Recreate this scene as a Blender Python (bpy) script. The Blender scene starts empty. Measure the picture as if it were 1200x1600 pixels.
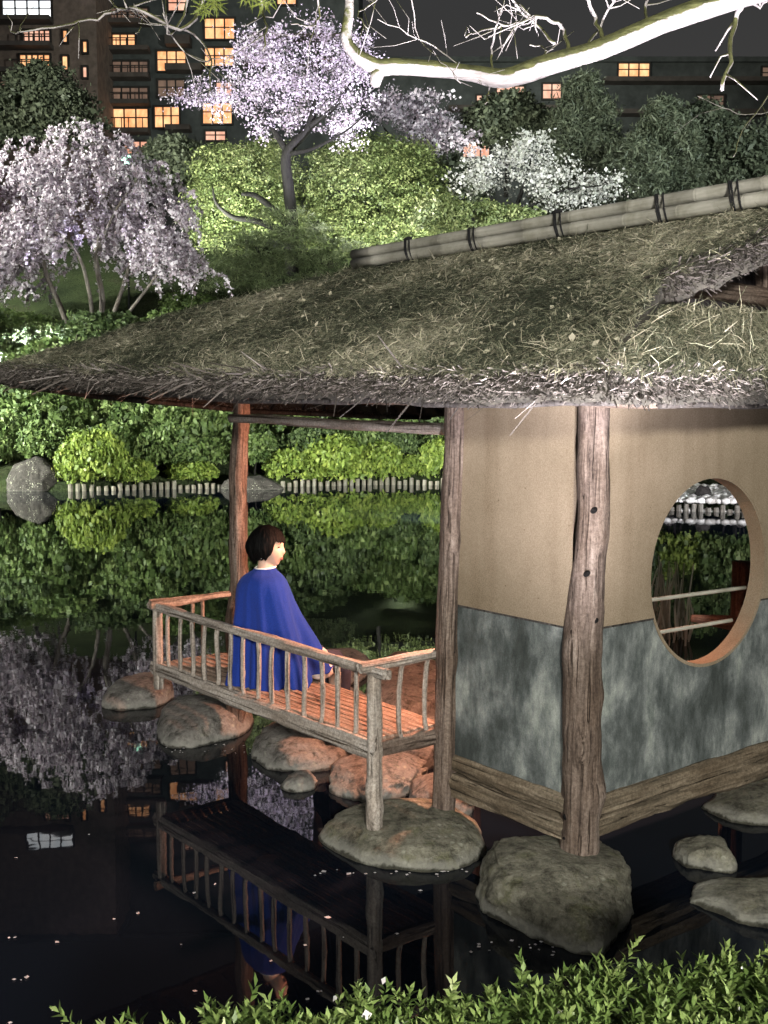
import bpy, bmesh, math, random
import numpy as np
from mathutils import Vector, Matrix, noise

random.seed(7)
RG = np.random.default_rng(11)
scene = bpy.context.scene
COL = scene.collection
R = math.radians

# ------------------------------------------------------------------ camera
F_PX = 1700.0                       # focal length in photo pixels (1200 x 1600)
PITCH = math.atan(150 / F_PX)
CAMH = 2.3                          # eye height above the pond
cd = bpy.data.cameras.new('camera')
cam = bpy.data.objects.new('camera', cd)
COL.objects.link(cam)
cam.location = (0, 0, CAMH)
cam.rotation_euler = (math.pi / 2 - PITCH, 0, 0)
cd.sensor_fit = 'VERTICAL'
cd.sensor_height = 32.0
cd.lens = 32.0 * F_PX / 1600
cd.clip_start = 0.05
cd.clip_end = 1000
scene.camera = cam

# ------------------------------------------------------------------ sky: night over a city
world = bpy.data.worlds.new('World')
scene.world = world
world.use_nodes = True
wn = world.node_tree
bg = wn.nodes['Background']
sky = wn.nodes.new('ShaderNodeTexSky')
sky.sky_type = 'NISHITA'
sky.sun_disc = False
sky.sun_elevation = R(-1.6)
sky.sun_rotation = R(200)
sky.altitude = 50
hs = wn.nodes.new('ShaderNodeHueSaturation')
hs.inputs['Saturation'].default_value = 0.25
wn.links.new(sky.outputs[0], hs.inputs['Color'])
wn.links.new(hs.outputs[0], bg.inputs[0])
bg.inputs[1].default_value = 0.15

sun_d = bpy.data.lights.new('fill_sun', 'SUN')  # soft fill lamp added to lift all shadows a little
sun_d.energy = 0.10
sun_d.angle = R(60)
sun_d.color = (0.9, 0.95, 1.0)
sun = bpy.data.objects.new('fill_sun', sun_d)
COL.objects.link(sun)
sun.rotation_euler = (R(42), 0, R(-20))

scene.view_settings.view_transform = 'Standard'
scene.view_settings.look = 'None'
scene.view_settings.exposure = 0.15
scene.view_settings.gamma = 1.0
scene.view_settings.use_curve_mapping = False
scene.render.engine = 'CYCLES'
scene.cycles.use_denoising = True
scene.cycles.max_bounces = 4
scene.cycles.diffuse_bounces = 2
scene.cycles.glossy_bounces = 2
scene.cycles.transmission_bounces = 2
scene.cycles.transparent_max_bounces = 6
scene.cycles.sample_clamp_indirect = 4.0

# ------------------------------------------------------------------ photo pixel -> place
_fw = np.array([0, math.cos(PITCH), -math.sin(PITCH)])
_up = np.array([0, math.sin(PITCH), math.cos(PITCH)])
_cam = np.array([0, 0, CAMH])
def ray(px, py):
    return _fw + np.array([(px - 600) / F_PX, 0, 0]) + _up * (800 - py) / F_PX
def PZ(px, py, z):
    r = ray(px, py); return Vector(_cam + r * (z - CAMH) / r[2])
def PY(px, py, d):
    r = ray(px, py); return Vector(_cam + r * d / r[1])

# ------------------------------------------------------------------ object helpers
WM = {}
def link(o, parent=None, mw=None):
    COL.objects.link(o)
    mw = mw if mw is not None else Matrix.Identity(4)
    if parent is not None:
        o.parent = parent
        o.matrix_parent_inverse = WM[parent.name].inverted()
    o.matrix_basis = mw
    WM[o.name] = mw.copy()
    return o
def tag(o, label=None, cat=None, group=None, kind=None):
    if label: o['label'] = label
    if cat: o['category'] = cat
    if group: o['group'] = group
    if kind: o['kind'] = kind
    return o
def thing(name, loc, label, cat, group=None):
    o = bpy.data.objects.new(name, None)
    o.empty_display_size = 0.1
    link(o, None, Matrix.Translation(Vector(loc)))
    return tag(o, label, cat, group)
def mesh(name, v, f, mat=None, smooth=False):
    me = bpy.data.meshes.new(name)
    me.from_pydata([tuple(p) for p in v], [], [tuple(q) for q in f])
    if mat: me.materials.append(mat)
    if smooth:
        me.polygons.foreach_set('use_smooth', [True] * len(me.polygons))
    me.update()
    return me
def npmesh(name, V, Q, mat, rnd=None, smooth=False):
    """fast mesh from numpy verts (n,3) and equal sided faces (m,k)"""
    V = np.asarray(V, np.float32); Q = np.asarray(Q, np.int32)
    me = bpy.data.meshes.new(name)
    m, k = Q.shape
    me.vertices.add(len(V)); me.vertices.foreach_set('co', V.ravel())
    me.loops.add(m * k); me.loops.foreach_set('vertex_index', Q.ravel())
    me.polygons.add(m)
    me.polygons.foreach_set('loop_start', np.arange(0, m * k, k, dtype=np.int32))
    me.polygons.foreach_set('loop_total', np.full(m, k, np.int32))
    if smooth: me.polygons.foreach_set('use_smooth', np.ones(m, bool))
    me.materials.append(mat)
    if rnd is not None:
        a = me.attributes.new('rnd', 'FLOAT', 'FACE')
        a.data.foreach_set('value', np.asarray(rnd, np.float32))
    me.update(calc_edges=True)
    return me
def ob(name, me, parent=None, mw=None):
    return link(bpy.data.objects.new(name, me), parent, mw)

class MB:
    """collects simple shapes that belong to ONE part"""
    def __init__(s): s.v = []; s.f = []
    def add(s, v, f):
        n = len(s.v); s.v += [tuple(p) for p in v]; s.f += [tuple(i + n for i in q) for q in f]
    def box(s, lo, hi):
        x0, y0, z0 = lo; x1, y1, z1 = hi
        s.add([(x0,y0,z0),(x1,y0,z0),(x1,y1,z0),(x0,y1,z0),(x0,y0,z1),(x1,y0,z1),(x1,y1,z1),(x0,y1,z1)],
              [(0,3,2,1),(4,5,6,7),(0,1,5,4),(1,2,6,5),(2,3,7,6),(3,0,4,7)])
    def tube(s, pts, rad, n=8, cap=True):
        v, f = tube(pts, rad, n, cap); s.add(v, f)
    def build(s, name, mat, parent=None, smooth=False, mw=None):
        return ob(name, mesh(name, s.v, s.f, mat, smooth), parent, mw)

def tube(pts, rad, n=8, cap=True):
    pts = [Vector(p) for p in pts]
    if not hasattr(rad, '__len__'): rad = [rad] * len(pts)
    V = []; F = []
    t0 = (pts[1] - pts[0]).normalized()
    a = t0.orthogonal().normalized()
    for i, p in enumerate(pts):
        t = (pts[min(i + 1, len(pts) - 1)] - pts[max(i - 1, 0)])
        t = t.normalized() if t.length > 1e-9 else t0
        a = (a - t * a.dot(t)); a = a.normalized() if a.length > 1e-6 else t.orthogonal().normalized()
        b = t.cross(a)
        for k in range(n):
            w = 2 * math.pi * k / n
            V.append(p + (a * math.cos(w) + b * math.sin(w)) * rad[i])
    for i in range(len(pts) - 1):
        for k in range(n):
            k2 = (k + 1) % n
            F.append((i * n + k, i * n + k2, (i + 1) * n + k2, (i + 1) * n + k))
    if cap:
        F.append(tuple(range(n - 1, -1, -1)))
        m = (len(pts) - 1) * n
        F.append(tuple(m + k for k in range(n)))
    return V, F

def fr(x, y, z, s=1.0, seed=0.0, o=3):
    return noise.fractal(Vector((x * s + seed * 13.7, y * s - seed * 7.1, z * s + seed * 3.3)), 1.0, 2.0, o)

# ------------------------------------------------------------------ materials
def newmat(name):
    m = bpy.data.materials.new(name); m.use_nodes = True
    nt = m.node_tree
    return m, nt, nt.nodes['Principled BSDF']
def N(nt, t, **kw):
    n = nt.nodes.new(t)
    for k, val in kw.items():
        if k in n.inputs: n.inputs[k].default_value = val
        else: setattr(n, k, val)
    return n
def ramp(nt, fac, stops):
    r = nt.nodes.new('ShaderNodeValToRGB')
    e = r.color_ramp.elements
    while len(e) < len(stops): e.new(0.5)
    for i, (p, c) in enumerate(stops):
        e[i].position = p; e[i].color = (*c, 1)
    nt.links.new(fac, r.inputs[0]); return r.outputs[0]
def mixc(nt, a, b, fac, mode='MIX'):
    m = nt.nodes.new('ShaderNodeMix'); m.data_type = 'RGBA'; m.blend_type = mode
    for s, val in ((m.inputs[0], fac), (m.inputs[6], a), (m.inputs[7], b)):
        if hasattr(val, 'is_output'): nt.links.new(val, s)
        elif isinstance(val, (int, float)): s.default_value = val
        else: s.default_value = (*val, 1)
    return m.outputs[2]
def coords(nt, scale=(1, 1, 1), which='Object'):
    tc = nt.nodes.new('ShaderNodeTexCoord'); mp = nt.nodes.new('ShaderNodeMapping')
    mp.inputs['Scale'].default_value = scale
    nt.links.new(tc.outputs[which], mp.inputs[0]); return mp.outputs[0]
def tnoise(nt, vec, scale, detail=6, rough=0.6, dist=0.0):
    n = N(nt, 'ShaderNodeTexNoise', Scale=scale, Detail=detail, Roughness=rough, Distortion=dist)
    nt.links.new(vec, n.inputs['Vector']); return n.outputs[0]
def bump(nt, bsdf, h, strength=0.5, dist=0.02):
    b = N(nt, 'ShaderNodeBump', Strength=strength, Distance=dist)
    nt.links.new(h, b.inputs['Height']); nt.links.new(b.outputs[0], bsdf.inputs['Normal'])

def wood_mat(name, dark, mid, light, rough=0.8):
    m, nt, b = newmat(name)
    v1 = coords(nt, (22, 22, 1.6)); v2 = coords(nt, (4, 4, 1.2))
    g = tnoise(nt, v1, 1.6, 8, 0.65, 0.6); p = tnoise(nt, v2, 1.5, 5, 0.6)
    c1 = ramp(nt, g, [(0.3, dark), (0.52, mid), (0.75, light)])
    c2 = mixc(nt, c1, (0.6, 0.55, 0.5), ramp(nt, p, [(0.35, (1, 1, 1)), (0.65, (0, 0, 0))]), 'MULTIPLY')
    k = tnoise(nt, coords(nt, (46, 46, 1.1)), 1.3, 4, 0.55, 1.2); sp = tnoise(nt, coords(nt), 70, 4, 0.7)
    c2 = mixc(nt, c2, (0.22, 0.19, 0.16), ramp(nt, k, [(0.34, (1, 1, 1)), (0.42, (0, 0, 0))]), 'MULTIPLY')
    c2 = mixc(nt, c2, (0.62, 0.60, 0.58), ramp(nt, sp, [(0.40, (1, 1, 1)), (0.60, (0, 0, 0))]), 'MULTIPLY')
    hsum = N(nt, 'ShaderNodeMath', operation='ADD'); nt.links.new(g, hsum.inputs[0])
    nt.links.new(ramp(nt, k, [(0.34, (0, 0, 0)), (0.44, (1, 1, 1))]), hsum.inputs[1]); g = hsum.outputs[0]
    nt.links.new(c2, b.inputs['Base Color']); b.inputs['Roughness'].default_value = rough
    b.inputs['Specular IOR Level'].default_value = 0.25
    bump(nt, b, g, 0.7, 0.012); return m
M = {}
M['post'] = wood_mat('weathered_brown_wood', (0.07, 0.052, 0.042), (0.21, 0.165, 0.135), (0.36, 0.305, 0.26))
M['beam'] = wood_mat('weathered_sill_wood', (0.06, 0.052, 0.036), (0.21, 0.175, 0.125), (0.40, 0.345, 0.26))
M['rail'] = wood_mat('silver_grey_wood', (0.28, 0.255, 0.225), (0.50, 0.46, 0.41), (0.68, 0.64, 0.58))
M['slat'] = wood_mat('bench_slat_wood', (0.2, 0.145, 0.11), (0.42, 0.32, 0.25), (0.58, 0.47, 0.38))
M['darkwood'] = wood_mat('dark_rafter_wood', (0.03, 0.028, 0.025), (0.075, 0.07, 0.065), (0.14, 0.13, 0.12))
M['bark'] = wood_mat('dark_bark', (0.004, 0.0035, 0.003), (0.010, 0.009, 0.008), (0.025, 0.021, 0.018))
M['greybark'] = wood_mat('grey_bark', (0.09, 0.08, 0.08), (0.20, 0.18, 0.17), (0.34, 0.31, 0.30))
M['stake'] = wood_mat('pale_stake_wood', (0.09, 0.085, 0.075), (0.22, 0.21, 0.18), (0.36, 0.34, 0.30))
M['redwood'] = wood_mat('reddish_post_wood', (0.05, 0.03, 0.025), (0.12, 0.075, 0.06), (0.20, 0.14, 0.11))

def bamboo():
    m, nt, b = newmat('aged_bamboo')
    g = tnoise(nt, coords(nt, (30, 30, 1.2)), 1.5, 6, 0.6); p = tnoise(nt, coords(nt), 5, 5, 0.65)
    c = ramp(nt, g, [(0.3, (0.30, 0.29, 0.24)), (0.7, (0.52, 0.50, 0.43))])
    c = mixc(nt, c, (0.45, 0.45, 0.38), ramp(nt, p, [(0.42, (0, 0, 0)), (0.7, (0.9, 0.9, 0.9))]), 'MULTIPLY')
    nt.links.new(c, b.inputs['Base Color']); b.inputs['Roughness'].default_value = 0.55
    bump(nt, b, g, 0.25, 0.006); return m
M['bamboo'] = bamboo()

def plaster():
    m, nt, b = newmat('sand_plaster')
    v = coords(nt)
    big = tnoise(nt, v, 1.8, 5, 0.6); fine = tnoise(nt, v, 180, 3, 0.6); mid = tnoise(nt, coords(nt, (9, 9, 1.2)), 1.0, 4, 0.6)
    c = ramp(nt, big, [(0.3, (0.205, 0.166, 0.114)), (0.7, (0.29, 0.236, 0.17))])
    c = mixc(nt, c, (0.80, 0.77, 0.74), ramp(nt, mid, [(0.45, (0, 0, 0)), (0.75, (0.8, 0.8, 0.8))]), 'MULTIPLY')
    c = mixc(nt, c, (0.72, 0.70, 0.66), ramp(nt, fine, [(0.4, (0.9, 0.9, 0.9)), (0.6, (0, 0, 0))]), 'MULTIPLY')
    pit = N(nt, 'ShaderNodeTexVoronoi', Scale=14.0); nt.links.new(v, pit.inputs['Vector'])
    c = mixc(nt, c, (0.45, 0.38, 0.3), ramp(nt, pit.outputs['Distance'], [(0.03, (0.8, 0.8, 0.8)), (0.07, (0, 0, 0))]), 'MULTIPLY')
    nt.links.new(c, b.inputs['Base Color']); b.inputs['Roughness'].default_value = 0.95
    b.inputs['Specular IOR Level'].default_value = 0.1
    bump(nt, b, fine, 0.35, 0.004); return m
M['plaster'] = plaster()

def wainscot():
    m, nt, b = newmat('mottled_grey_plaster')
    tc = nt.nodes.new('ShaderNodeTexCoord')
    v = tc.outputs['Object']
    streak = tnoise(nt, coords(nt, (4.2, 4.2, 2.6)), 1.0, 9, 0.66, 0.15)
    blot = tnoise(nt, coords(nt, (15, 15, 5.0)), 1.0, 8, 0.7, 0.1)
    fine = tnoise(nt, v, 160, 3, 0.6)
    c = ramp(nt, streak, [(0.38, (0.055, 0.064, 0.06)), (0.48, (0.11, 0.124, 0.12)), (0.56, (0.20, 0.218, 0.208)), (0.68, (0.38, 0.41, 0.365))])
    c = mixc(nt, c, (0.42, 0.46, 0.45), ramp(nt, blot, [(0.45, (0, 0, 0)), (0.66, (0.8, 0.8, 0.8))]), 'MULTIPLY')
    c = mixc(nt, c, (0.7, 0.7, 0.7), ramp(nt, fine, [(0.4, (0.7, 0.7, 0.7)), (0.6, (0, 0, 0))]), 'MULTIPLY')
    nt.links.new(c, b.inputs['Base Color']); b.inputs['Roughness'].default_value = 0.85
    b.inputs['Specular IOR Level'].default_value = 0.25
    bump(nt, b, fine, 0.25, 0.003); return m
M['wainscot'] = wainscot()

def stone_mat(name, a, bcol, moss, mossamt=0.55, tide=1.0):
    m, nt, b = newmat(name)
    v = coords(nt)
    n1 = tnoise(nt, v, 4.5, 9, 0.72); n2 = tnoise(nt, v, 34, 7, 0.78); n3 = tnoise(nt, v, 7.0, 6, 0.65, 0.4)
    c = ramp(nt, n1, [(0.3, a), (0.7, bcol)])
    c = mixc(nt, c, moss, ramp(nt, n3, [(mossamt, (0, 0, 0)), (mossamt + 0.16, (0.85, 0.85, 0.85))]))
    c = mixc(nt, c, (0.5, 0.5, 0.48), ramp(nt, n2, [(0.38, (0.9, 0.9, 0.9)), (0.62, (0, 0, 0))]), 'MULTIPLY')
    lich = N(nt, 'ShaderNodeTexVoronoi', Scale=22.0); nt.links.new(v, lich.inputs['Vector'])
    lm = tnoise(nt, v, 5.0, 4, 0.6)
    lf = mixc(nt, ramp(nt, lich.outputs['Distance'], [(0.16, (1, 1, 1)), (0.30, (0, 0, 0))]), (0, 0, 0), ramp(nt, lm, [(0.50, (1, 1, 1)), (0.60, (0, 0, 0))]))
    c = mixc(nt, c, (0.34, 0.34, 0.27), lf)
    dk = tnoise(nt, v, 11, 8, 0.75); c = mixc(nt, c, (0.30, 0.30, 0.28), ramp(nt, dk, [(0.36, (1, 1, 1)), (0.50, (0, 0, 0))]), 'MULTIPLY')
    # tide line: pale mineral crust with a shape of its own just above the water
    g = nt.nodes.new('ShaderNodeNewGeometry'); sx = nt.nodes.new('ShaderNodeSeparateXYZ')
    nt.links.new(g.outputs['Position'], sx.inputs[0])
    ad = N(nt, 'ShaderNodeMath', operation='MULTIPLY_ADD'); ad.inputs[1].default_value = 0.09
    sb = N(nt, 'ShaderNodeMath', operation='SUBTRACT'); sb.inputs[1].default_value = 0.20; nt.links.new(sx.outputs[2], sb.inputs[0])
    nt.links.new(n3, ad.inputs[0]); nt.links.new(sb.outputs[0], ad.inputs[2])
    c = mixc(nt, c, (0.33, 0.33, 0.29), ramp(nt, ad.outputs[0], [(0.045, (0, 0, 0)), (0.06, (0.55 * tide,) * 3), (0.085, (0.4 * tide,) * 3), (0.11, (0, 0, 0))]))
    c = mixc(nt, c, (0.28, 0.28, 0.26), ramp(nt, ad.outputs[0], [(0.052, (1, 1, 1)), (0.064, (0, 0, 0))]), 'MULTIPLY')   # wet band at the water
    nt.links.new(c, b.inputs['Base Color']); b.inputs['Roughness'].default_value = 0.9
    b.inputs['Specular IOR Level'].default_value = 0.3
    bump(nt, b, dk, 1.0, 0.04); return m
M['rock'] = stone_mat('mossy_rock', (0.12, 0.115, 0.085), (0.36, 0.345, 0.265), (0.17, 0.175, 0.08))
M['paler_rock'] = stone_mat('grey_rock', (0.17, 0.16, 0.145), (0.36, 0.34, 0.305), (0.15, 0.15, 0.10), 0.62)
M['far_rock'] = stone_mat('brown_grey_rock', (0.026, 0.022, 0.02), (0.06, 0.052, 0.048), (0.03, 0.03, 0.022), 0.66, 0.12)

def leaf_mat(name, stops, trans=0.35, rough=0.5):
    m, nt, b = newmat(name)
    at = nt.nodes.new('ShaderNodeAttribute'); at.attribute_name = 'rnd'
    c = ramp(nt, at.outputs['Fac'], stops)
    nt.links.new(c, b.inputs['Base Color']); b.inputs['Roughness'].default_value = rough
    b.inputs['Specular IOR Level'].default_value = 0.3
    tr = nt.nodes.new('ShaderNodeBsdfTranslucent'); nt.links.new(c, tr.inputs[0])
    mx = nt.nodes.new('ShaderNodeMixShader'); mx.inputs[0].default_value = trans
    nt.links.new(b.outputs[0], mx.inputs[1]); nt.links.new(tr.outputs[0], mx.inputs[2])
    nt.links.new(mx.outputs[0], nt.nodes['Material Output'].inputs[0]); return m
M['leaf_dark'] = leaf_mat('evergreen_leaf', [(0.0, (0.03, 0.05, 0.02)), (0.6, (0.075, 0.11, 0.042)), (1.0, (0.15, 0.19, 0.08))])
M['leaf_mid'] = leaf_mat('shrub_leaf', [(0.0, (0.04, 0.07, 0.022)), (0.6, (0.10, 0.145, 0.045)), (1.0, (0.19, 0.24, 0.09))])
M['leaf_bright'] = leaf_mat('young_maple_leaf', [(0.0, (0.07, 0.11, 0.02)), (0.6, (0.17, 0.23, 0.045)), (1.0, (0.30, 0.35, 0.08))])
M['leaf_maple'] = leaf_mat('maple_crown_leaf', [(0.0, (0.045, 0.065, 0.022)), (0.55, (0.12, 0.15, 0.055)), (1.0, (0.26, 0.28, 0.12))])
M['leaf_pine'] = leaf_mat('pine_needle', [(0.0, (0.05, 0.065, 0.03)), (0.6, (0.12, 0.15, 0.07)), (1.0, (0.22, 0.25, 0.13))])
M['leaf_night'] = leaf_mat('dark_grove_leaf', [(0.0, (0.045, 0.056, 0.038)), (1.0, (0.14, 0.155, 0.10))])
M['blossom'] = leaf_mat('cherry_blossom', [(0.0, (0.16, 0.12, 0.14)), (0.4, (0.42, 0.35, 0.42)), (1.0, (0.76, 0.70, 0.78))], 0.4, 0.7)
M['blossom_white'] = leaf_mat('pale_cherry_blossom', [(0.0, (0.20, 0.22, 0.17)), (0.4, (0.42, 0.41, 0.38)), (1.0, (0.66, 0.65, 0.63))], 0.4, 0.7)
M['azalea'] = leaf_mat('azalea_leaf', [(0.0, (0.045, 0.08, 0.022)), (0.5, (0.14, 0.215, 0.055)), (0.85, (0.29, 0.38, 0.12)), (1.0, (0.50, 0.56, 0.28))], 0.3, 0.42)
M['straw'] = leaf_mat('thatch_litter', [(0.0, (0.05, 0.058, 0.036)), (0.4, (0.21, 0.215, 0.14)), (0.75, (0.38, 0.36, 0.25)), (0.93, (0.46, 0.43, 0.31)), (1.0, (0.62, 0.58, 0.44))], 0.15, 0.8)
M['fringe'] = leaf_mat('cut_thatch_straw', [(0.0, (0.03, 0.026, 0.022)), (0.5, (0.12, 0.105, 0.09)), (1.0, (0.42, 0.38, 0.35))], 0.15, 0.8)
M['reed'] = leaf_mat('dry_reed', [(0.0, (0.25, 0.22, 0.15)), (1.0, (0.55, 0.5, 0.4))], 0.2, 0.7)
M['pebble'] = leaf_mat('pale_pebble', [(0.0, (0.32, 0.30, 0.27)), (1.0, (0.78, 0.76, 0.72))], 0.0, 0.8)
M['petal'] = leaf_mat('fallen_petal', [(0.0, (0.6, 0.56, 0.55)), (1.0, (0.8, 0.76, 0.76))], 0.2, 0.6)

def plain(name, col, rough=0.7, metallic=0.0, var=0.25, scale=8.0, bmp=0.2):
    m, nt, b = newmat(name)
    n = tnoise(nt, coords(nt), scale, 5, 0.6)
    lo = tuple(c * (1 - var) for c in col); hi = tuple(min(1, c * (1 + var)) for c in col)
    nt.links.new(ramp(nt, n, [(0.3, lo), (0.7, hi)]), b.inputs['Base Color'])
    b.inputs['Roughness'].default_value = rough; b.inputs['Metallic'].default_value = metallic
    if bmp: bump(nt, b, n, bmp, 0.01)
    return m
M['thatch'] = plain('packed_thatch', (0.03, 0.027, 0.019), 0.95, 0, 0.5, 30, 0.8)
M['rope'] = plain('black_rope', (0.012, 0.012, 0.013), 0.8, 0, 0.3, 60)
M['metal'] = plain('dark_metal', (0.03, 0.03, 0.032), 0.5, 0.6, 0.2, 20, 0)
M['skin'] = plain('skin', (0.55, 0.36, 0.27), 0.5, 0, 0.06, 10, 0)
M['lip'] = plain('lip', (0.30, 0.10, 0.09), 0.4, 0, 0.1, 10, 0)
M['eye'] = plain('eye_dark', (0.012, 0.01, 0.01), 0.3, 0, 0.1, 10, 0)
M['trouser'] = plain('dark_trousers', (0.02, 0.02, 0.035), 0.9, 0, 0.3, 40)
M['shoe'] = plain('dark_red_shoe', (0.10, 0.025, 0.02), 0.5, 0, 0.2, 20, 0)
M['bag'] = plain('beige_bag', (0.52, 0.47, 0.44), 0.6, 0, 0.25, 25)
M['pearl'] = plain('pearl', (0.8, 0.78, 0.74), 0.25, 0, 0.05, 10, 0)
def cloth():
    m, nt, b = newmat('blue_knit')
    n = tnoise(nt, coords(nt), 220, 3, 0.6)
    nt.links.new(ramp(nt, n, [(0.3, (0.010, 0.026, 0.16)), (0.7, (0.018, 0.045, 0.27))]), b.inputs['Base Color'])
    b.inputs['Roughness'].default_value = 0.9
    b.inputs['Sheen Weight'].default_value = 0.12; b.inputs['Sheen Tint'].default_value = (0.3, 0.4, 1, 1)
    b.inputs['Specular IOR Level'].default_value = 0.1
    bump(nt, b, n, 0.3, 0.004); return m
M['cape'] = cloth()
def hairm():
    m, nt, b = newmat('black_hair')
    n = tnoise(nt, coords(nt, (120, 120, 8)), 1.5, 3, 0.6)
    nt.links.new(ramp(nt, n, [(0.3, (0.001, 0.001, 0.001)), (0.7, (0.003, 0.0028, 0.0026))]), b.inputs['Base Color'])
    b.inputs['Roughness'].default_value = 0.6; b.inputs['Specular IOR Level'].default_value = .08; bump(nt, b, n, 0.8, 0.006); return m
M['hair'] = hairm()

def watermat():
    m, nt, b = newmat('pond_water')
    b.inputs['Base Color'].default_value = (0.004, 0.006, 0.010, 1)
    b.inputs['Roughness'].default_value = 0.015
    b.inputs['IOR'].default_value = 1.31
    b.inputs['Specular IOR Level'].default_value = 0.38
    v = coords(nt)
    w1 = tnoise(nt, v, 1.1, 3, 0.5); w2 = tnoise(nt, v, 7.0, 2, 0.5)
    ad = N(nt, 'ShaderNodeMath', operation='MULTIPLY_ADD'); ad.inputs[1].default_value = 0.10
    nt.links.new(w2, ad.inputs[0]); nt.links.new(w1, ad.inputs[2])
    bump(nt, b, ad.outputs[0], 0.05, 0.03); return m
M['water'] = watermat()
def groundmat():
    m, nt, b = newmat('garden_ground')
    v = coords(nt)
    a = tnoise(nt, v, 0.35, 6, 0.65); f = tnoise(nt, v, 9, 6, 0.7)
    c = ramp(nt, a, [(0.35, (0.018, 0.026, 0.011)), (0.55, (0.034, 0.046, 0.018)), (0.75, (0.04, 0.034, 0.024))])
    c = mixc(nt, c, (0.4, 0.4, 0.4), ramp(nt, f, [(0.4, (0.9, 0.9, 0.9)), (0.6, (0, 0, 0))]), 'MULTIPLY')
    nt.links.new(c, b.inputs['Base Color']); b.inputs['Roughness'].default_value = 1.0
    b.inputs['Specular IOR Level'].default_value = 0.1
    bump(nt, b, f, 1.0, 0.12); return m
M['ground'] = groundmat()
def limbmat():
    m, nt, b = newmat('pale_bark_with_moss')
    v = coords(nt)
    g = tnoise(nt, coords(nt, (5, 22, 22)), 1.2, 8, 0.65, 0.5); p = tnoise(nt, v, 16, 6, 0.65)
    bark = ramp(nt, g, [(0.3, (0.24, 0.21, 0.20)), (0.5, (0.50, 0.46, 0.45)), (0.72, (0.66, 0.62, 0.61))])
    moss = ramp(nt, p, [(0.35, (0.045, 0.05, 0.014)), (0.65, (0.13, 0.135, 0.045))])
    ge = nt.nodes.new('ShaderNodeNewGeometry'); sx = nt.nodes.new('ShaderNodeSeparateXYZ')
    nt.links.new(ge.outputs['Normal'], sx.inputs[0])
    ad = N(nt, 'ShaderNodeMath', operation='MULTIPLY_ADD'); ad.inputs[1].default_value = 0.7
    nt.links.new(p, ad.inputs[0]); nt.links.new(sx.outputs[2], ad.inputs[2])
    c = mixc(nt, bark, moss, ramp(nt, ad.outputs[0], [(0.32, (0, 0, 0)), (0.46, (1, 1, 1))]))
    nt.links.new(c, b.inputs['Base Color']); b.inputs['Roughness'].default_value = 0.9
    bump(nt, b, g, 0.8, 0.02); return m
M['limb'] = limbmat()
M['brick'] = plain('dark_brown_facade', (0.22, 0.16, 0.13), 0.9, 0, 0.35, 1.5, 0)
M['facade'] = plain('charcoal_facade', (0.08, 0.085, 0.082), 0.9, 0, 0.35, 0.8, 0)
M['slab'] = plain('balcony_concrete', (0.10, 0.08, 0.07), 0.9, 0, 0.3, 1.0, 0)
M['frame'] = plain('window_frame', (0.03, 0.025, 0.022), 0.6, 0, 0.2, 4, 0)
def lit(name, a, bcol, strength, sc=0.9):
    m, nt, b = newmat(name)
    n = tnoise(nt, coords(nt, (1, 1, 0.6)), sc, 4, 0.65)
    e = ramp(nt, n, [(0.3, a), (0.68, bcol)])
    b.inputs['Base Color'].default_value = (0.05, 0.04, 0.03, 1)
    nt.links.new(e, b.inputs['Emission Color']); b.inputs['Emission Strength'].default_value = strength; return m
M['lit_orange'] = lit('lit_room_orange', (0.55, 0.17, 0.05), (1.0, 0.55, 0.27), 1.6)
M['lit_pink'] = lit('lit_room_pink', (0.62, 0.24, 0.15), (1.0, 0.62, 0.45), 1.2)
M['lit_white'] = lit('lit_room_white', (0.65, 0.72, 0.78), (1.0, 1.0, 1.0), 2.0)
M['lit_dim'] = lit('dim_curtained_room', (0.11, 0.07, 0.055), (0.26, 0.16, 0.11), 0.75)
M['lens'] = lit('lamp_lens', (1, 1, 1), (1, 1, 1), 2.0)
M['lens_green'] = lit('green_lamp_lens', (0.1, 1.0, 0.5), (0.5, 1.0, 0.75), 5.0)
M['lens_warm'] = lit('warm_lamp_lens', (1, 0.5, 0.25), (1, 0.6, 0.3), 3.0)
# ------------------------------------------------------------------ terrain and water
WL = 0.20                            # pond level
FX = [-120, -40, -20, -9.1, 0, 3.6, 5.1, 11, 40, 120]
FY = [22, 27.4, 29.8, 30.3, 33.4, 33.0, 24.6, 22.8, 18, 11]
NX = [-120, -30, -8, -2, 0, 1.2, 2.0, 3.2, 6, 20, 120]
NY = [8, 5.0, 3.4, 2.95, 2.9, 2.9, 3.1, 4.0, 6.5, 9, 10]
def shore_far(x): return float(np.interp(x, FX, FY))
def shore_near(x): return float(np.interp(x, NX, NY))
def ground_z(x, y):
    sf, sn = shore_far(x), shore_near(x)
    wob = 0.35 * fr(x, y, 0, 0.11, 2.0)
    if y > sf:
        d = y - sf
        s = 0.36 if x < 4 else 0.36 - 0.10 * min(1, (x - 4) / 3) * max(0, 1 - d / 8)
        z = WL + 0.22 + min(d, 1.2) * 0.15 + s * max(0, d - 1.2) + wob * min(1, d / 6) * 2
        if x > 4.6: z = z + (WL + .13 + min(d, 3.0) * .05 + .30 * max(0, d - 3.0) - z) * min(1, (x - 4.6) / .8) * max(0, min(1, (22 - d) / 10))
        if d > 34: z -= (d - 34) * 0.30
        return z
    if y < sn:
        d = sn - y
        return min(0.78, WL - 0.05 + d * 0.95) + 0.03 * fr(x, y, 0, 1.3, 1.0)
    d = min(sf - y, y - sn)
    return WL - min(0.9, 0.1 + d * 0.8)
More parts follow.
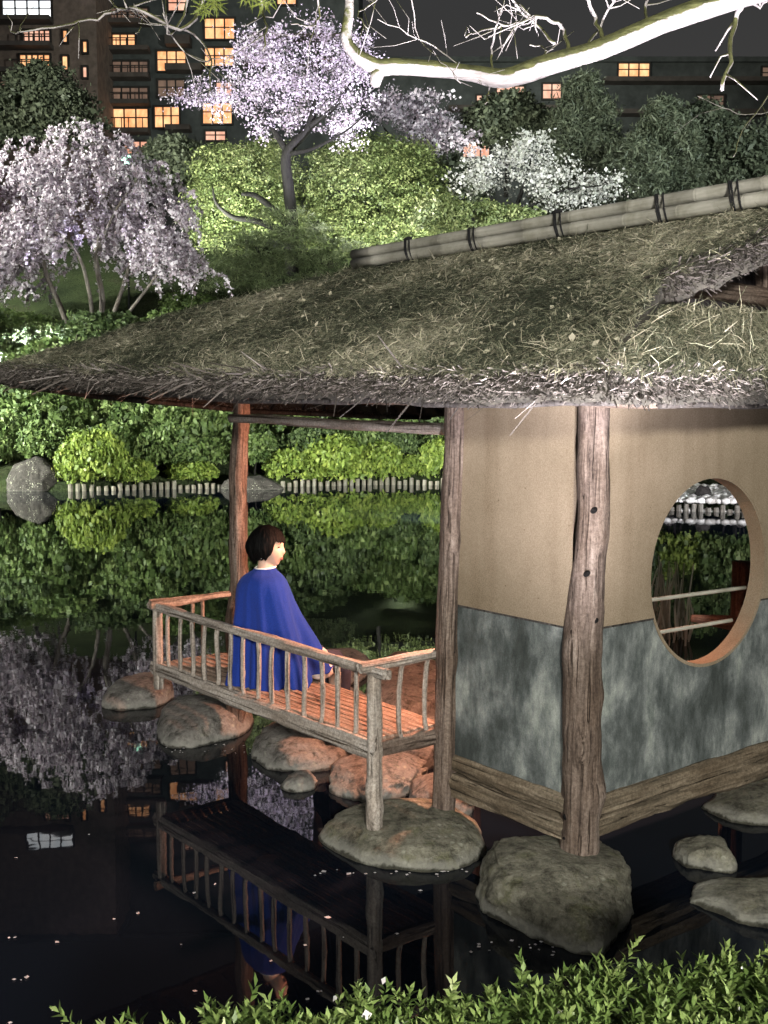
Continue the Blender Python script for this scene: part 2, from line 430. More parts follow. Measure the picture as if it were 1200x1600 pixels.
def ground_hit(px, py, lo=20.0, hi=130.0):
    d = lo
    while d < hi:
        p = PY(px, py, d)
        if p.z <= ground_z(p.x, d): return Vector((p.x, d, ground_z(p.x, d)))
        d += 0.25
    return PY(px, py, hi)
xs = np.concatenate([np.arange(-120, -30, 4), np.arange(-30, -6, 1.0), np.arange(-6, 8, 0.5), np.arange(8, 40, 1.5), np.arange(40, 121, 4)])
ys = np.concatenate([np.arange(-14, 1, 1.5), np.arange(1, 5, 0.2), np.arange(5, 22, 1.5), np.arange(22, 40, 0.5), np.arange(40, 80, 1.2), np.arange(80, 200, 4)])
tv = [(x, y, ground_z(x, y)) for y in ys for x in xs]
nx = len(xs)
tf = [(j * nx + i, j * nx + i + 1, (j + 1) * nx + i + 1, (j + 1) * nx + i) for j in range(len(ys) - 1) for i in range(nx - 1)]
tag(ob('ground', mesh('ground', tv, tf, M['ground'], True)), kind='structure',
    label='dark garden slope and pond bed')
tag(ob('water', mesh('water', [(-125, 0.6, WL), (125, 0.6, WL), (125, 45, WL), (-125, 45, WL)], [(0, 1, 2, 3)], M['water'])),
    kind='structure', label='black mirror-still pond reflecting the lit trees')

# ------------------------------------------------------------------ lamps
def floodlight(loc, target, power, color, label, group='garden floodlights', angle=60, blend=0.8, size=0.12, scale=1.0, lens='lens', pole=.25):
    loc = Vector(loc); t = thing('garden_floodlight', loc, label, 'floodlight', group)
    d = (Vector(target) - loc).normalized()
    q = d.to_track_quat('Z', 'Y').to_matrix().to_4x4()
    s = scale
    mw = Matrix.Translation(loc + Vector((0, 0, 0.18 * s))) @ q
    h = MB(); h.tube([(0, 0, -0.16 * s), (0, 0, -0.12 * s), (0, 0, 0.0), (0, 0, 0.06 * s)], [0.03 * s, 0.06 * s, 0.09 * s, 0.10 * s], 14)
    h.build('housing', M['metal'], t, True, mw)
    l = MB(); l.tube([(0, 0, 0.061 * s), (0, 0, 0.066 * s)], [0.085 * s, 0.08 * s], 14); l.build('lens', M[lens], t, False, mw)
    b = MB(); b.tube([(loc.x, loc.y, loc.z - pole), (loc.x, loc.y, loc.z + 0.14 * s)], 0.018 * s, 8); b.build('stake', M['metal'], t)
    ld = bpy.data.lights.new('flood_light', 'SPOT')
    ld.energy = power; ld.color = color; ld.spot_size = R(angle); ld.spot_blend = blend; ld.shadow_soft_size = size
    lo = bpy.data.objects.new('flood_light', ld)
    link(lo, t, Matrix.Translation(loc + Vector((0, 0, 0.18 * s)) + d * 0.09 * s) @ (-d).to_track_quat('Z', 'Y').to_matrix().to_4x4())
    return t

# ------------------------------------------------------------------ buildings on the hill
def building(name, label, d, x0, x1, top, depth, wall_mat, windows, slabs, base=150):
    a = PY(x0, base, d); b = PY(x1, top, d)
    gz = min(ground_z(a.x, d), ground_z(b.x, d)) - 3
    t = thing(name, ((a.x + b.x) / 2, d + depth / 2, gz), label, 'building')
    w = MB(); w.box((a.x, d, gz), (b.x, d + depth, b.z)); wall = w.build('wall', wall_mat, t)
    r = MB(); r.box((a.x - 0.4, d - 0.4, b.z), (b.x + 0.4, d + depth + 0.4, b.z + 0.5)); r.build('roof_parapet', M['facade'], t)
    for (l, tp, rt, bt, m, nm, bar) in windows:
        p = PY(l, bt, d); q = PY(rt, tp, d)
        f = MB(); th = 0.16
        f.box((p.x - th, d - 0.30, q.z), (q.x + th, d - 0.002, q.z + th)); f.box((p.x - th, d - 0.34, p.z - th), (q.x + th, d - 0.002, p.z))
        f.box((p.x - th, d - 0.30, p.z), (p.x, d - 0.002, q.z)); f.box((q.x, d - 0.30, p.z), (q.x + th, d - 0.002, q.z))
        fo = f.build('window', M['frame'], t)
        g = MB(); g.box((p.x, d - 0.06, p.z), (q.x, d - 0.004, q.z)); g.build('pane', M[m], fo)
        mu = MB()
        for k in range(1, nm):
            x = p.x + (q.x - p.x) * k / nm; mu.box((x - 0.07, d - 0.16, p.z), (x + 0.07, d - 0.07, q.z))
        if nm > 1:
            mu.box((p.x, d - 0.15, p.z + (q.z - p.z) * 0.56), (q.x, d - 0.075, p.z + (q.z - p.z) * 0.56 + 0.09)); mu.build('mullion', M['frame'], fo)
        if bar:      # balcony rail in front of the room
            br = MB(); y = d - 1.25; h0 = p.z - 0.1; h1 = p.z + (q.z - p.z) * 0.42
            br.box((p.x - 0.4, y - 0.04, h1), (q.x + 0.4, y + 0.04, h1 + 0.08))
            n = max(3, int((q.x - p.x) / 0.55))
            for k in range(n + 1):
                x = p.x - 0.4 + (q.x - p.x + 0.8) * k / n; br.box((x - 0.04, y - 0.03, h0), (x + 0.04, y + 0.03, h1))
            br.build('balcony_rail', M['frame'], fo)
    for (l, tp, rt, bt) in slabs:
        p = PY(l, bt, d); q = PY(rt, tp, d)
        s = MB(); s.box((p.x, d - 1.5, p.z), (q.x, d - 0.003, q.z)); s.build('balcony_slab', M['slab'], t)
    return t
building('apartment_tower', 'brown apartment tower with slit windows and one bright white room', 104, -160, 146, -160, 20, M['brick'],
    [(6, 2, 80, 30, 'lit_white', 4, False), (38, 49, 78, 70, 'lit_pink', 5, True), (33, 87, 78, 110, 'lit_orange', 5, True),
     (100, 49, 105, 67, 'lit_orange', 1, False), (131, 66, 136, 83, 'lit_orange', 1, False), (99, 89, 106, 110, 'lit_orange', 1, False), (131, 106, 136, 122, 'lit_pink', 1, False),
     (0, 128, 78, 150, 'lit_dim', 5, True)],
    [(-60, 32, 84, 39), (-60, 72, 84, 79), (-60, 112, 84, 119), (-60, 152, 84, 159)])
building('apartment_block', 'charcoal apartment block with rows of orange lit rooms behind cherry crown', 110, 147, 560, -160, 22, M['facade'],
    [(177, 55, 211, 75, 'lit_orange', 3, True), (177, 97, 231, 118, 'lit_dim', 4, True), (177, 138, 231, 160, 'lit_dim', 4, True),
     (158, 171, 231, 203, 'lit_orange', 4, True), (196, 222, 231, 246, 'lit_pink', 3, True), (168, 14, 231, 36, 'lit_dim', 4, True),
     (247, 81, 290, 112, 'lit_orange', 3, False), (243, 168, 280, 200, 'lit_orange', 3, False), (248, 126, 288, 152, 'lit_dim', 3, False),
     (264, -4, 291, 18, 'lit_pink', 2, False), (321, 30, 366, 62, 'lit_orange', 3, False), (321, 76, 365, 104, 'lit_orange', 3, False),
     (339, 130, 362, 150, 'lit_pink', 2, False), (318, 162, 362, 194, 'lit_orange', 3, False), (322, 206, 352, 220, 'lit_pink', 2, False), (434, -12, 462, 8, 'lit_orange', 2, False),
     (500, 92, 530, 112, 'lit_dim', 2, False)],
    [(150, 36, 236, 43), (150, 78, 236, 85), (150, 120, 236, 127), (150, 161, 236, 168), (150, 205, 236, 212), (262, 62, 300, 76), (262, 106, 318, 116), (262, 200, 300, 208), (380, 60, 560, 66), (380, 104, 560, 110)])
building('apartment_wing', 'low dark apartment wing with a few pink lit windows behind bamboo', 116, 561, 1330, 98, 24, M['facade'],
    [(966, 100, 1014, 122, 'lit_orange', 3, False), (776, 136, 818, 167, 'lit_pink', 3, False), (848, 132, 876, 155, 'lit_pink', 2, False),
     (745, 150, 752, 166, 'lit_pink', 1, False), (724, 206, 764, 246, 'lit_pink', 3, False), (800, 118, 818, 126, 'lit_pink', 1, False), (1190, 106, 1230, 126, 'lit_dim', 2, False),
     (1090, 150, 1130, 172, 'lit_dim', 2, False)],
    [(940, 126, 1330, 133), (940, 176, 1330, 183), (700, 170, 900, 176)])

# ------------------------------------------------------------------ foliage
def leaf_quads(P, nrm, size, rng, aspect=0.55, flat=0.5):
    """rhombus leaves at P with normals scattered about nrm"""
    n = len(P)
    nv = nrm * flat + rng.normal(size=(n, 3)) * (1 - flat)
    nv /= np.linalg.norm(nv, axis=1)[:, None] + 1e-9
    t = rng.normal(size=(n, 3)); t -= nv * (t * nv).sum(1)[:, None]; t /= np.linalg.norm(t, axis=1)[:, None] + 1e-9
    b = np.cross(nv, t)
    s = (size * np.clip(np.exp(rng.normal(size=n) * .38), .4, 2.2))[:, None]
    fold = nv * s * 0.16
    V = np.stack([P - t * s, P + b * s * aspect + fold, P + t * s, P - b * s * aspect + fold], 1).reshape(-1, 3)
    Q = np.arange(n * 4).reshape(n, 4)
    return V, Q
def crown_points(ells, n, rng, shell=0.55, bottom=-0.75):
    """cluster centres and outward normals through a union of ellipsoids [(c, r)]"""
    vol = np.array([r[0] * r[1] * r[2] for c, r in ells]) ** 0.75; vol /= vol.sum()
    k = rng.choice(len(ells), n, p=vol)
    C = np.array([list(c) for c, r in ells])[k]; Rr = np.array([list(r) for c, r in ells])[k]
    d = rng.normal(size=(n, 3)); d /= np.linalg.norm(d, axis=1)[:, None]
    d[:, 2] = np.where(d[:, 2] < bottom, -d[:, 2], d[:, 2])
    rad = (shell + (1 - shell) * rng.random(n) ** 0.6)
    return C + d * Rr * rad[:, None], d
def crown_mesh(name, ells, mat, ncl, per, spread, size, rng, shell=0.55, flat=0.45, bottom=-0.6, aspect=0.55, updown=0.3):
    P, d = crown_points(ells, ncl, rng, shell, bottom)
    base = rng.random(ncl)
    P = np.repeat(P, per, 0) + rng.normal(size=(ncl * per, 3)) * spread * np.array([1, 1, 0.6])
    nn = np.repeat(d, per, 0) + np.array([0, 0, updown])
    V, Q = leaf_quads(P, nn, size, rng, aspect, flat)
    rnd = np.clip(np.repeat(base, per) * 0.75 + rng.random(ncl * per) * 0.3 - .03, 0, 1)
    return npmesh(name, V, Q, mat, rnd)

def attract_tree(limbs, attr, rmin, step, rng, power=0.45, sag=0.0):
    """limbs: list of [(point, radius)...]; attr: (n,3) tips; grows a twig from the nearest wood to each tip"""
    nodes = []; nrad = []; segs = []
    for L in limbs:
        for i in range(len(L) - 1):
            p, q = Vector(L[i][0]), Vector(L[i + 1][0]); n = max(2, int((q - p).length / step))
            for k in range(n):
                nodes.append(p.lerp(q, k / n)); nrad.append(L[i][1] + (L[i + 1][1] - L[i][1]) * k / n)
        nodes.append(Vector(L[-1][0])); nrad.append(L[-1][1])
    NP = np.array([list(p) for p in nodes]); NR = list(nrad)
    order = np.argsort([np.min(np.linalg.norm(NP - a, axis=1)) for a in attr])
    for ai in order:
        a = attr[ai]; dd = np.linalg.norm(NP - a, axis=1); j = int(np.argmin(dd)); L = dd[j]
        if L < step * 0.6: continue
        n = max(2, int(L / step)); p0 = NP[j]; r0 = min(NR[j] * 0.75, rmin + L * 0.016)
        side = rng.normal(size=3) * L * 0.10
        pts = [p0]; rr = [r0]
        for k in range(1, n + 1):
            t = k / n
            q = p0 * (1 - t) + a * t + side * math.sin(math.pi * t) + np.array([0, 0, (-sag if sag else 0.12) * L * math.sin(math.pi * t) * (-1 if sag else 1)])
            pts.append(q); rr.append(r0 * (1 - t) + rmin * 0.6 * t)
        segs.append((pts, rr)); NP = np.vstack([NP, pts[1:]]); NR += rr[1:]
    return segs
def wood_mesh(name, limbs, segs, mat, nside=9):
    mb = MB()
    for L in limbs: mb.tube([p for p, r in L], [r for p, r in L], nside)
    for pts, rr in segs: mb.tube(pts, rr, 4, False)
    return mesh(name, mb.v, mb.f, mat, True)
def pe(px, py, d, rx, ry, rd):
    """ellipsoid seen at a pixel with pixel radii, at distance d"""
    c = PY(px, py, d); k = d / F_PX
    return (c, (rx * k, rd, ry * k))
def smooth_limb(pts, wob=0.0, rng=None, sub=4):
    """Catmull-Rom through (point, radius)"""
    P = [np.array([*p, r]) for p, r in pts]; P = [2 * P[0] - P[1]] + P + [2 * P[-1] - P[-2]]
    out = []
    for i in range(1, len(P) - 2):
        for k in range(sub):
            t = k / sub
            q = 0.5 * ((2 * P[i]) + (-P[i-1] + P[i+1]) * t + (2*P[i-1] - 5*P[i] + 4*P[i+1] - P[i+2]) * t*t + (-P[i-1] + 3*P[i] - 3*P[i+1] + P[i+2]) * t**3)
            if wob: q[:3] += RG.normal(size=3) * wob
            out.append((Vector(q[:3]), max(0.002, q[3])))
    out.append((Vector(P[-2][:3]), max(0.002, P[-2][3])))
    return out

# ---- weeping cherry on the slope, left
def weeping_cherry():
    b = ground_hit(135, 533, 30); d = b.y
    t = thing('weeping_cherry', b, 'weeping cherry with violet-pink blossom on thin grey trunks on the slope', 'tree')
    rng = np.random.default_rng(3)
    pp = lambda x, y, dd=0: PY(x, y, d + dd)
    limbs = [smooth_limb([(pp(152, 545), .15), (pp(160, 470), .12), (pp(150, 400), .10), (pp(165, 320), .07), (pp(140, 250), .04)]),
             smooth_limb([(pp(118, 540), .14), (pp(95, 480), .11), (pp(70, 420), .09), (pp(60, 340), .06), (pp(80, 270), .04)]),
             smooth_limb([(pp(155, 545, .5), .11), (pp(185, 470, .6), .09), (pp(210, 390, 1), .07), (pp(235, 330, 1.5), .04)]),
             smooth_limb([(pp(146, 545, -.4), .10), (pp(140, 460, -.8), .08), (pp(110, 380, -1.2), .06), (pp(20, 330, -1.5), .04)]),
             smooth_limb([(pp(160, 545, .2), .09), (pp(200, 490, .2), .07), (pp(245, 430, 0), .05), (pp(275, 380, 0), .03)]),
             smooth_limb([(pp(150, 400), .08), (pp(180, 330, -1), .05), (pp(215, 280, -1), .03)])]
    E = [pe(120, 245, d, 85, 45, 2.2), pe(60, 300, d, 85, 60, 2.6), pe(180, 290, d, 90, 60, 2.6), pe(235, 370, d, 75, 70, 2.2), pe(20, 390, d, 70, 70, 2.4), pe(-60, 330, d, 80, 80, 2.4), pe(120, 380, d, 110, 80, 2.8), pe(250, 420, d, 55, 60, 2), pe(30, 430, d, 70, 55, 2)]
    A, dn = crown_points(E, 420, rng, 0.3, -0.5)
    segs = attract_tree(limbs, A, .016, .35, rng)
    # hanging strands of blossom
    tops = np.vstack([A, A[rng.choice(len(A), 620)] + rng.normal(size=(620, 3)) * .4])
    P = []
    out = tops - np.array([pp(130, 400)[0], d, 0]); out[:, 2] = 0; out /= np.linalg.norm(out, axis=1)[:, None] + .5
    low = PY(135, 478, d).z
    for i in range(len(tops)):
        L = rng.uniform(.5, 2.0); n = int(L / .03)
        s = np.linspace(0, 1, n)[:, None]
        st = tops[i] + out[i] * .75 * L * s * (1 - .45 * s) + np.array([0, 0, 1]) * (0.32 * s - 1.0 * s * s) * L * .8 + rng.normal(size=3) * .10 * s
        st = st[st[:, 2] > low]
        if len(st) < 3: continue
        if i % 2 == 0: segs.append(([x for x in st[::max(1, len(st) // 5)]], [.010] * len(st[::max(1, len(st) // 5)])))
        keep = rng.random(len(st)) < .62
        P.append(st[keep])
    P = np.vstack(P); P = np.repeat(P, 2, 0); P = P + rng.normal(size=P.shape) * .055
    V, Q = leaf_quads(P, np.zeros_like(P), .055, rng, .8, 0)
    ob('trunk', wood_mesh('trunk', limbs, segs, M['greybark']), t)
    o = ob('crown', npmesh('crown', V, Q, M['blossom'], rng.random(len(P))), t)
    return d, b
WC_D, WC_B = weeping_cherry()

# ---- upright cherry in the middle
def blossom_tree(name, label, d, trunk_limbs, E, nattr, size, mat, seed, rmin=.02, wood='bark', base=None, per=26, spread=.16, group=None):
    rng = np.random.default_rng(seed)
    limbs = [smooth_limb([(PY(x, y, d + dd), r) for x, y, dd, r in L]) for L in trunk_limbs]
    t = thing(name, limbs[0][0][0], label, 'tree', group)
    A, dn = crown_points(E, nattr, rng, 0.25, -0.8)
    segs = attract_tree(limbs, A, rmin, .4, rng)
    ends = np.array([list(s[0][-1]) for s in segs] + [list(s[0][len(s[0]) // 2]) for s in segs if len(s[0]) > 3])
    P = np.repeat(ends, per, 0) + rng.normal(size=(len(ends) * per, 3)) * np.array([spread * 1.7, spread * 1.7, spread])
    V, Q = leaf_quads(P, np.zeros_like(P), size, rng, .8, 0)
    ob('trunk', wood_mesh('trunk', limbs, segs, M[wood]), t)
    cl = np.repeat(rng.random(len(ends)), per) * .45 + rng.random(len(P)) * .55
    ob('crown', npmesh('crown', V, Q, M[mat], cl), t)
    return t
UC_D = 53.0
gb = ground_hit(452, 430, 34)
UC_D = gb.y
blossom_tree('cherry_tree', 'tall cherry with dark crooked trunk and grey-violet blossom before the lit rooms', UC_D,
    [[(455, 445, 0, .40), (456, 350, 0, .33), (450, 290, 0, .30), (448, 240, 0, .27), (478, 205, 0, .22), (492, 165, 0, .16), (500, 110, 0, .08), (490, 60, 0, .04)],
     [(448, 350, 0, .22), (430, 330, -.6, .18), (400, 306, -1, .14), (378, 303, -1.4, .08)],
     [(448, 365, -.2, .20), (400, 345, -1, .16), (365, 340, -1.4, .13), (338, 318, -1.8, .08), (332, 290, -2, .03)],
     [(449, 238, 0, .2), (425, 200, .5, .13), (395, 160, 1, .08), (360, 130, 1, .04)],
     [(480, 200, 0, .18), (520, 170, -.5, .12), (548, 130, -1, .07)],
     [(452, 240, 0, .14), (490, 232, -1, .09), (540, 205, -2, .05), (570, 180, -2, .03)],
     [(492, 165, 0, .12), (460, 120, .6, .08), (430, 80, .6, .04)]],
    [pe(480, 85, UC_D, 95, 55, 3.2), pe(410, 110, UC_D, 75, 55, 3), pe(535, 130, UC_D, 55, 60, 2.8), pe(465, 160, UC_D, 100, 45, 3), pe(345, 155, UC_D, 75, 30, 2.2), pe(550, 205, UC_D, 35, 30, 2), pe(430, 200, UC_D, 55, 25, 2), pe(310, 160, UC_D, 45, 22, 2), pe(560, 90, UC_D, 35, 40, 2), pe(395, 70, UC_D, 40, 30, 2)],
    520, .048, 'blossom', 21, spread=.15, per=36)
blossom_tree('cherry_tree', 'small violet-grey cherry leaning between the tall cherry and the bamboo', UC_D + 6,
    [[(640, 330, 0, .2), (635, 270, 0, .15), (640, 220, 0, .1), (650, 180, 0, .06)], [(636, 260, 0, .1), (680, 220, 0, .06), (715, 200, 0, .03)], [(637, 250, 0, .1), (600, 200, 0, .05)]],
    [pe(660, 185, UC_D + 6, 60, 40, 2.5), pe(610, 170, UC_D + 6, 40, 30, 2.2), pe(700, 225, UC_D + 6, 45, 35, 2.2), pe(650, 230, UC_D + 6, 45, 25, 2.2)],
    220, .075, 'blossom', 22)
blossom_tree('cherry_tree', 'spreading pale white cherry behind the bamboo ridge of the roof', UC_D - 3,
    [[(800, 420, 0, .2), (800, 350, 0, .16), (815, 300, 0, .1), (830, 250, 0, .05)], [(803, 340, 0, .1), (870, 300, -.5, .06), (940, 290, -1, .03)], [(800, 340, 0, .1), (750, 290, .5, .06), (725, 250, .5, .03)]],
    [pe(800, 265, UC_D - 3, 75, 42, 2.4), pe(745, 285, UC_D - 3, 45, 35, 2), pe(860, 285, UC_D - 3, 65, 38, 2.2), pe(930, 295, UC_D - 3, 50, 25, 2), pe(830, 235, UC_D - 3, 45, 25, 2), pe(890, 320, UC_D - 3, 60, 25, 2)],
    260, .062, 'blossom_white', 23)

# ---- green trees on the hill
def green_tree(name, label, base, d, E, mat, ncl, per, spread, size, seed, cat='tree', wood='bark', group=None, shell=.55, flat=.4, updown=.3, aspect=.55, ntw=60):
    rng = np.random.default_rng(seed)
    b = Vector(base)
    t = thing(name, b, label, cat, group)
    c = E[0][0]
    limbs = [smooth_limb([(b - Vector((0, 0, .3)), .14), (b.lerp(c, .5) + Vector((.1, 0, 0)), .10), (c, .05)])]
    A, dn = crown_points(E, ntw, rng, 0.4, -0.9)
    segs = attract_tree(limbs, A, .015, .4, rng)
    ob('trunk', wood_mesh('trunk', limbs, segs, M[wood], 7), t)
    ob('crown', crown_mesh('crown', E, M[mat], ncl, per, spread, size, rng, shell, flat, -.7, aspect, updown), t)
    return t
d = UC_D + 3.5
green_tree('maple_tree', 'broad maple with bright yellow-green crown lit from below beside the cherry trunk', PY(590, 440, d), d,
    [pe(590, 310, d, 105, 80, 3), pe(530, 290, d, 60, 60, 2.6), pe(640, 290, d, 55, 65, 2.4), pe(580, 250, d, 75, 32, 2.4), pe(650, 350, d, 65, 45, 2.4), pe(530, 360, d, 70, 40, 2.4), pe(600, 380, d, 90, 35, 2.4)],
    'leaf_maple', 2200, 26, .24, .062, 31, shell=.72, flat=.55, updown=.6)
d = UC_D + 3
green_tree('maple_tree', 'rounded maple with pale green crown under the violet blossom left of the dark trunk', PY(385, 430, d), d,
    [pe(380, 300, d, 80, 70, 2.6), pe(345, 330, d, 60, 50, 2.2), pe(420, 270, d, 45, 50, 2.2), pe(350, 265, d, 50, 32, 2.0), pe(420, 345, d, 60, 40, 2.2), pe(340, 375, d, 40, 30, 2)],
    'leaf_maple', 1500, 26, .24, .060, 32, shell=.72, flat=.55, updown=.6)
d = UC_D - 5
green_tree('garden_pine', 'layered dark pine spreading low in front of the tall cherry trunk', PY(440, 500, d), d,
    [pe(400, 385, d, 75, 20, 1.8), pe(480, 370, d, 65, 18, 1.6), pe(380, 420, d, 70, 20, 1.8), pe(470, 410, d, 80, 22, 1.8), pe(540, 395, d, 45, 16, 1.5), pe(410, 455, d, 80, 22, 1.8), pe(350, 445, d, 40, 25, 1.5), pe(500, 445, d, 60, 20, 1.5), pe(440, 340, d, 50, 14, 1.2)],
    'leaf_pine', 900, 24, .14, .10, 33, aspect=.13, flat=.2, shell=.3)
d = UC_D - 5
green_tree('round_shrub', 'yellow-green shrub peeping over the bamboo ridge below the pale cherry', PY(740, 400, d), d,
    [pe(740, 345, d, 70, 25, 1.8), pe(690, 340, d, 45, 30, 1.6), pe(800, 345, d, 50, 18, 1.5)], 'leaf_maple', 700, 14, .18, .07, 34, 'shrub', shell=.7)
# dark grove to the right and bamboo
d = UC_D + 3
for i, (x, y, rx, ry, lab) in enumerate([(910, 210, 60, 95, 'tall feathery bamboo clump before the low dark wing'),
                                       (1035, 235, 60, 80, 'drooping bamboo clump with rounded plumes behind the roof'),
                                       (985, 270, 55, 50, 'short bamboo clump between two taller clumps')]):
    dd = d - i * 1.5
    green_tree('bamboo_clump', lab, PY(x, y + ry + 60, dd), dd,
        [pe(x, y - ry * .45, dd, rx * .5, ry * .5, 1.6), pe(x - rx * .4, y + ry * .1, dd, rx * .5, ry * .55, 1.8), pe(x + rx * .4, y, dd, rx * .5, ry * .6, 1.8), pe(x, y + ry * .5, dd, rx * .9, ry * .5, 2)],
        'leaf_night', 800, 26, .26, .14, 40 + i, 'bamboo', flat=.2, aspect=.2, updown=0)
d = UC_D + 8
for i, (x, y, rx, ry, lab) in enumerate([(1150, 270, 90, 70, 'dark evergreen beyond the bamboo near the end of the wing'),
                                       (790, 190, 70, 40, 'dark evergreen under the two pink lit windows'),
                                       (1090, 210, 70, 45, 'low dark evergreen behind the drooping bamboo'),
                                       (270, 260, 70, 40, 'dark clipped evergreen below the lit apartment rooms'),
                                       (60, 175, 100, 75, 'grey-green evergreen rising behind the weeping cherry'),
                                       (-60, 160, 70, 70, 'grey-green evergreen at the foot of the brown tower'),
                                       (680, 290, 80, 50, 'dark evergreen behind the small violet cherry'),
                                       (920, 310, 90, 40, 'dark evergreen hedge tree behind the pale cherry'),
                                       (1240, 240, 80, 80, 'dark evergreen at the far end of the wing')]):
    green_tree('evergreen_tree', lab, PY(x, y + ry + 70, d), d,
        [pe(x, y, d, rx * .75, ry * .8, 2.4), pe(x - rx * .5, y + ry * .25, d, rx * .5, ry * .6, 2.2), pe(x + rx * .5, y + ry * .2, d, rx * .5, ry * .65, 2.2), pe(x + rx * .1, y - ry * .5, d, rx * .45, ry * .45, 2)],
        'leaf_night', 700, 22, .30, .12, 60 + i)

# ---- shrubs along the far bank
def shrub_mesh(seed, mat, layered=False):
    rng = np.random.default_rng(seed)
    E = [(Vector((0, 0, .5)), (.78, .78, .42))]
    for k in range(7):
        a = rng.uniform(0, 6.28); r = rng.uniform(.25, .6)
        E.append((Vector((r * math.cos(a), r * math.sin(a), rng.uniform(.35, .72))), tuple(rng.uniform(.28, .42) * np.array([1, 1, .62 if layered else .85]))))
    return crown_mesh('foliage', E, mat, 700, 14, .055, .043, rng, .72, .35, -.5, .55, .4)
SH = {'d': [shrub_mesh(100 + k, M['leaf_dark']) for k in range(3)], 'm': [shrub_mesh(110 + k, M['leaf_mid']) for k in range(3)], 'b': [shrub_mesh(120 + k, M['leaf_bright'], True) for k in range(2)]}
stem_me = {}
def stem():
    if 's' not in stem_me:
        mb = MB(); rng = np.random.default_rng(5)
        for k in range(7):
            a = rng.uniform(0, 6.28); mb.tube([(0.1 * math.cos(a), .1 * math.sin(a), -.35), (.2 * math.cos(a), .2 * math.sin(a), .3), (.4 * math.cos(a), .4 * math.sin(a), .7)], [.03, .02, .008], 5)
        stem_me['s'] = mesh('stem', mb.v, mb.f, M['bark'], True)
    return stem_me['s']
LAB = {'d': ('dark evergreen shrub in the thicket along the far bank', 'dark shrubs along the far bank'),
       'm': ('mid green leafy shrub in the thicket along the far bank', 'mid green shrubs along the far bank'),
       'b': ('bright yellow-green young shrub overhanging the far stake edging', 'bright shrubs over the far edging')}
CNT = 0
def shrub(px, py_base, w, h, kind, lift=0.0, at=None, label=None, group=None):
    """px column, pixel row of its foot; w,h in metres"""
    global CNT
    b = at if at is not None else ground_hit(px, py_base, 22)
    CNT += 1
    l, g = LAB[kind]
    t = thing('bank_shrub', b, label or l, 'shrub', None if label else g)
    me = SH[kind][CNT % len(SH[kind])]
    if kind == 'b' and not label: lift = -.28 * h; w *= 1.15
    mw = Matrix.Translation(b + Vector((0, 0, lift))) @ Matrix.Rotation(CNT * 2.4, 4, 'Z') @ Matrix.Diagonal((w, w, h, 1))
    ob('foliage', me, t, mw); ob('stem', stem(), t, mw)
    return t
rs = np.random.default_rng(77)
def bank(x0, x1, n, off, w, h, kinds, row):
    nm = {'d': 'dark evergreen', 'm': 'mid green leafy'}
    for k in range(n):
        x = x0 + (x1 - x0) * (k + .5) / n + rs.uniform(-.35, .35); y = shore_far(x) + off + rs.uniform(-.3, .3)
        w_, h_, kd_ = w * rs.uniform(.8, 1.2), h * rs.uniform(.85, 1.2), kinds[int(rs.integers(len(kinds)))]
        o_ = shrub(0, 0, w_, h_, kd_, at=Vector((x, y, ground_z(x, y))))
        o_['label'] = nm[kd_] + ' shrub in ' + row; o_['group'] = nm[kd_] + ' shrubs in ' + row
bank(-13.5, 4.0, 12, 1.3, 1.15, 1.5, 'dmdm', 'the row right behind the far stake edging')
bank(-13.8, 4.0, 11, 2.7, 1.5, 2.0, 'ddm', 'the second row above the far stake edging')
bank(-14.0, 4.5, 9, 4.8, 1.8, 2.1, 'dmm', 'the third row up the far bank')
bank(-15.0, 4.5, 8, 7.5, 2.0, 2.0, 'dm', 'the fourth row up the far bank')
bank(-16.5, -2.0, 6, 11.0, 2.0, 1.6, 'dm', 'the top row below the weeping cherry')
for px, py, w, h in ((150, 748, 1.0, 2.1), (205, 752, .8, .9), (122, 745, .7, 1.6), (300, 752, .8, .8), (455, 752, .9, 1.3), (520, 752, 1.2, 1.9), (585, 748, 1.0, 1.6), (640, 742, .7, .9), (700, 720, .9, 1.7)):
    b = PZ(px, 764 if px < 350 else 758, WL); y = shore_far(b.x) + .42
    shrub(0, 0, w, h, 'b', at=Vector((b.x * y / b.y, y, ground_z(b.x * y / b.y, y))))
shrub(25, 560, 2.2, 1.9, 'm', label='rounded clipped shrub on the slope left of the cherry trunks')
shrub(300, 500, 1.6, 1.2, 'm', label='low shrub on the slope right of the weeping cherry trunks')
shrub(265, 520, 1.5, .7, 'b', label='bright low shrub glowing on the slope under the cherry')
shrub(185, 520, 1.2, .6, 'b', label='bright low shrub at the foot of the cherry trunks')
# right peninsula seen through the round window
for k, (x, o, w, h, kd) in enumerate([(6.0, 3.0, 1.2, 1.7, 'd'), (7.3, 3.2, 1.1, 1.6, 'b'), (8.6, 3.1, 1.3, 1.8, 'm'), (6.6, 4.8, 1.6, 2.4, 'd'), (9.8, 3.4, 1.4, 1.9, 'd'), (8.0, 5.2, 1.7, 2.5, 'm'), (11.4, 4, 1.6, 2.2, 'd')]):
    y = shore_far(x) + o
    shrub(0, 0, w, h, kd, at=Vector((x, y, ground_z(x, y))), label=['dark shrub at the left behind the white pebble beach', 'bright young shrub behind the white pebble beach', 'mid green shrub right of the bright one behind the pebbles', 'tall dark shrub behind the row at the pebble beach', 'dark shrub at the right end behind the pebbles', 'tall mid green shrub behind the bright one at the pebbles', 'broad dark shrub past the end of the pebble beach'][k])

